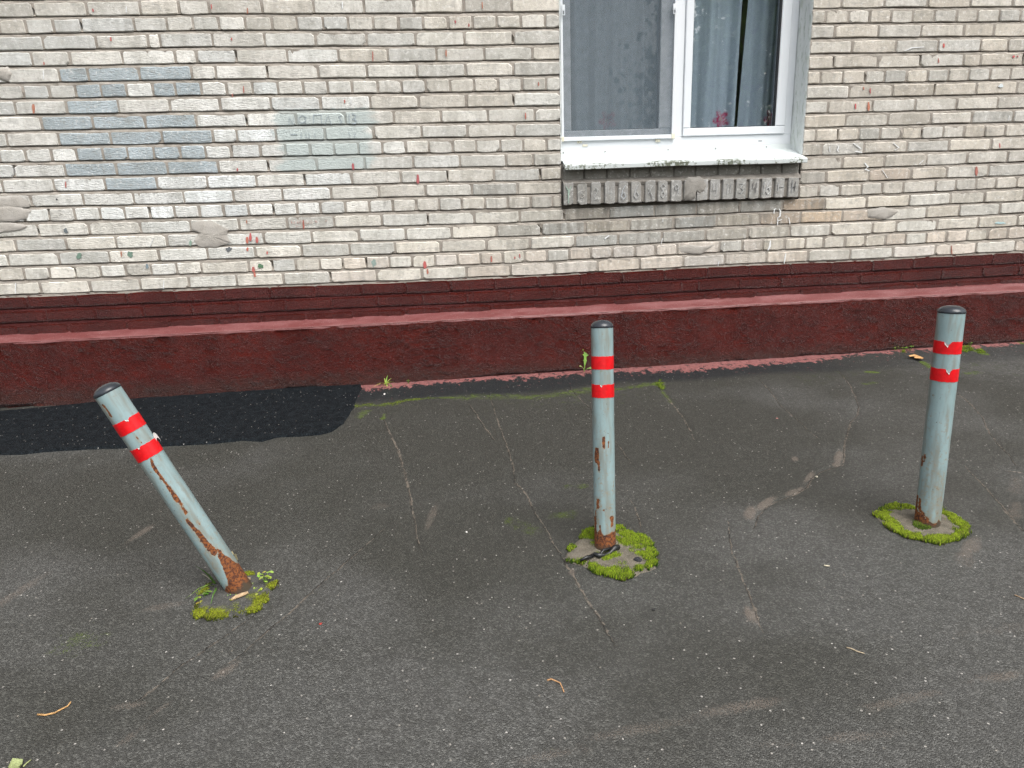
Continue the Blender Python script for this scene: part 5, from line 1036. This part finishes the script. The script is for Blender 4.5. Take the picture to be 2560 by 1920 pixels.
# grass tuft by the wall
B = gp(965, 958); B.y = max(min(B.y, PB-.005), PB-.03); root = empty('grass_tuft', B); tag(root, 'small yellow-green grass tuft at the foot of the plinth', 'grass')
dB = (B-Vector(CAM)).dot(fw); ZT2 = zz(930, 930, 9.77)
for tip, bend in [((385, 75), .5), ((290, 110), .4), ((480, 150), .4), ((30, 370), .9), ((555, 250), .7), ((500, 380), 1.1), ((400, 440), .8), ((300, 330), .6), ((150, 300), .8)]:
    e = at_depth(*ZT2(*tip), dB*(.985 if tip[1] > 250 else 1.0))-B; m_ = e*.5+Vector((0, 0, .022*bend)); mb = MB(); P = []
    for k in range(6): t = k/5; P.append(m_*(2*t*(1-t))+e*t*t)
    blade(mb, P, .0085, tuple(q*rnd.uniform(.8, 1.25) for q in (.42, .52, .11)), rt); mb.build('blade', M['leaf'], root)
def wsprig(lbl, pu, h, n, c, sd_, sp=.02):
    return sprig('seedling', lbl, pu, h, n, c, sd_, sp, 'seedlings along the foot of the wall')
wsprig('tiny seedling at the plinth just right of the grass tuft', ZT2(890, 280), .022, 4, LG, 21, .012)
wsprig('green seedling at the plinth left of the right bollard weeds', ZD(757, 118), .022, 6, LG, 22, .012)
wsprig('leafy seedling at the plinth, leftmost of the weeds behind the right bollard', ZD(1225, 108), .03, 9, (.24, .36, .07), 23, .03)
wsprig('leafy seedling at the plinth close to the left of the right bollard', ZD(1345, 110), .026, 9, (.20, .32, .05), 24, .035)
wsprig('small seedling at the plinth to the right of the right bollard', ZD(1805, 75), .022, 6, (.18, .28, .06), 25, .015)
wsprig('tiny green seedling at the plinth by the left edge of the dark patch', zz(0, 920, 3.175)(208, 268), .022, 4, (.26, .40, .05), 26, .012)
for i, (pu, c) in enumerate([(zz(0, 920, 3.175)(45, 248), (.62, .60, .55)), (zz(0, 920, 3.175)(62, 270), (.66, .64, .6)), (zz(0, 920, 3.175)(150, 290), (.6, .55, .5))]):
    litter('petal', ['white petal by the plinth at the far left', 'second white petal just below the first at the far left plinth', 'curled white petal under the leftmost seedling'][i], [(pu[0]-5, pu[1]-1), (pu[0], pu[1]+1), (pu[0]+5, pu[1]+2)], lambda a, b: (a, b), .018, c, 'petal', z0=.016, curl=.006)
litter('render_flake', 'pale flake of render at the foot of the plinth above the dark patch', [(505, 238), (550, 240), (600, 250)], zz(0, 920, 3.175), .04, (.50, .44, .36), 'flake', z0=.016)

# ------------------------------------------------------------------ trees behind the camera, mirrored in the window
def tree(loc, h, cw, seed, label, n_=4200):
    R_ = np.random.RandomState(seed); rr = random.Random(seed); g = float(gz(loc[0], loc[1])) if abs(loc[1]) < 80 else 0
    root = empty('leafy_tree', (loc[0], loc[1], g)); tag(root, label, 'tree', 'trees across the pavement')
    mb = MB(); mb.tube([(0, 0, -.1), (.05, .02, h*.25), (.0, .1, h*.55), (.1, .0, h*.9)], [.16, .13, .09, .03], 10); ends = []
    for k in range(14):
        a = 6.2832*k/14+rr.uniform(-.3, .3); z = h*rr.uniform(.18, .8); q = cw*rr.uniform(.55, 1)*(1-.4*z/h); e = Vector((q*math.cos(a), q*math.sin(a), z+h*rr.uniform(.02, .18)))
        mb.tube([(0, 0, z), e*.55+Vector((0, 0, z*.5)), e], [.05, .03, .012], 6); ends.append(e); ends.append(e*.6+Vector((0, 0, z*.42)))
    mb.build('trunk', M['bark'], root, smooth=True)
    V, F_, Cl = [], [], []
    for k in range(n_):
        e = ends[rr.randrange(len(ends))]; p = e+Vector(R_.normal(0, cw*.20, 3)); d = Vector(R_.normal(0, 1, 3)).normalized(); s = d.cross(Vector(R_.normal(0, 1, 3))).normalized(); L = rr.uniform(.10, .17); W = L*.45; o = len(V)
        V += [p, p+d*L*.5+s*W, p+d*L, p+d*L*.5-s*W]; F_ += [(o, o+1, o+2, o+3)]; c = rr.uniform(.7, 1.3); Cl += [(.13*c, .20*c, .06*c, 1)]*4
    mb = MB(); mb.v = [tuple(p) for p in V]; mb.f = F_; mb.c = Cl; mb.build('crown', M['leaf'], root)
tree((6.0, -10.0, 0), 6.5, 2.3, 1, 'leafy tree mirrored in the right window pane', 8000); tree((8.2, -14.5, 0), 9, 3.4, 2, 'tall tree further right across the pavement, behind the viewer', 12000)
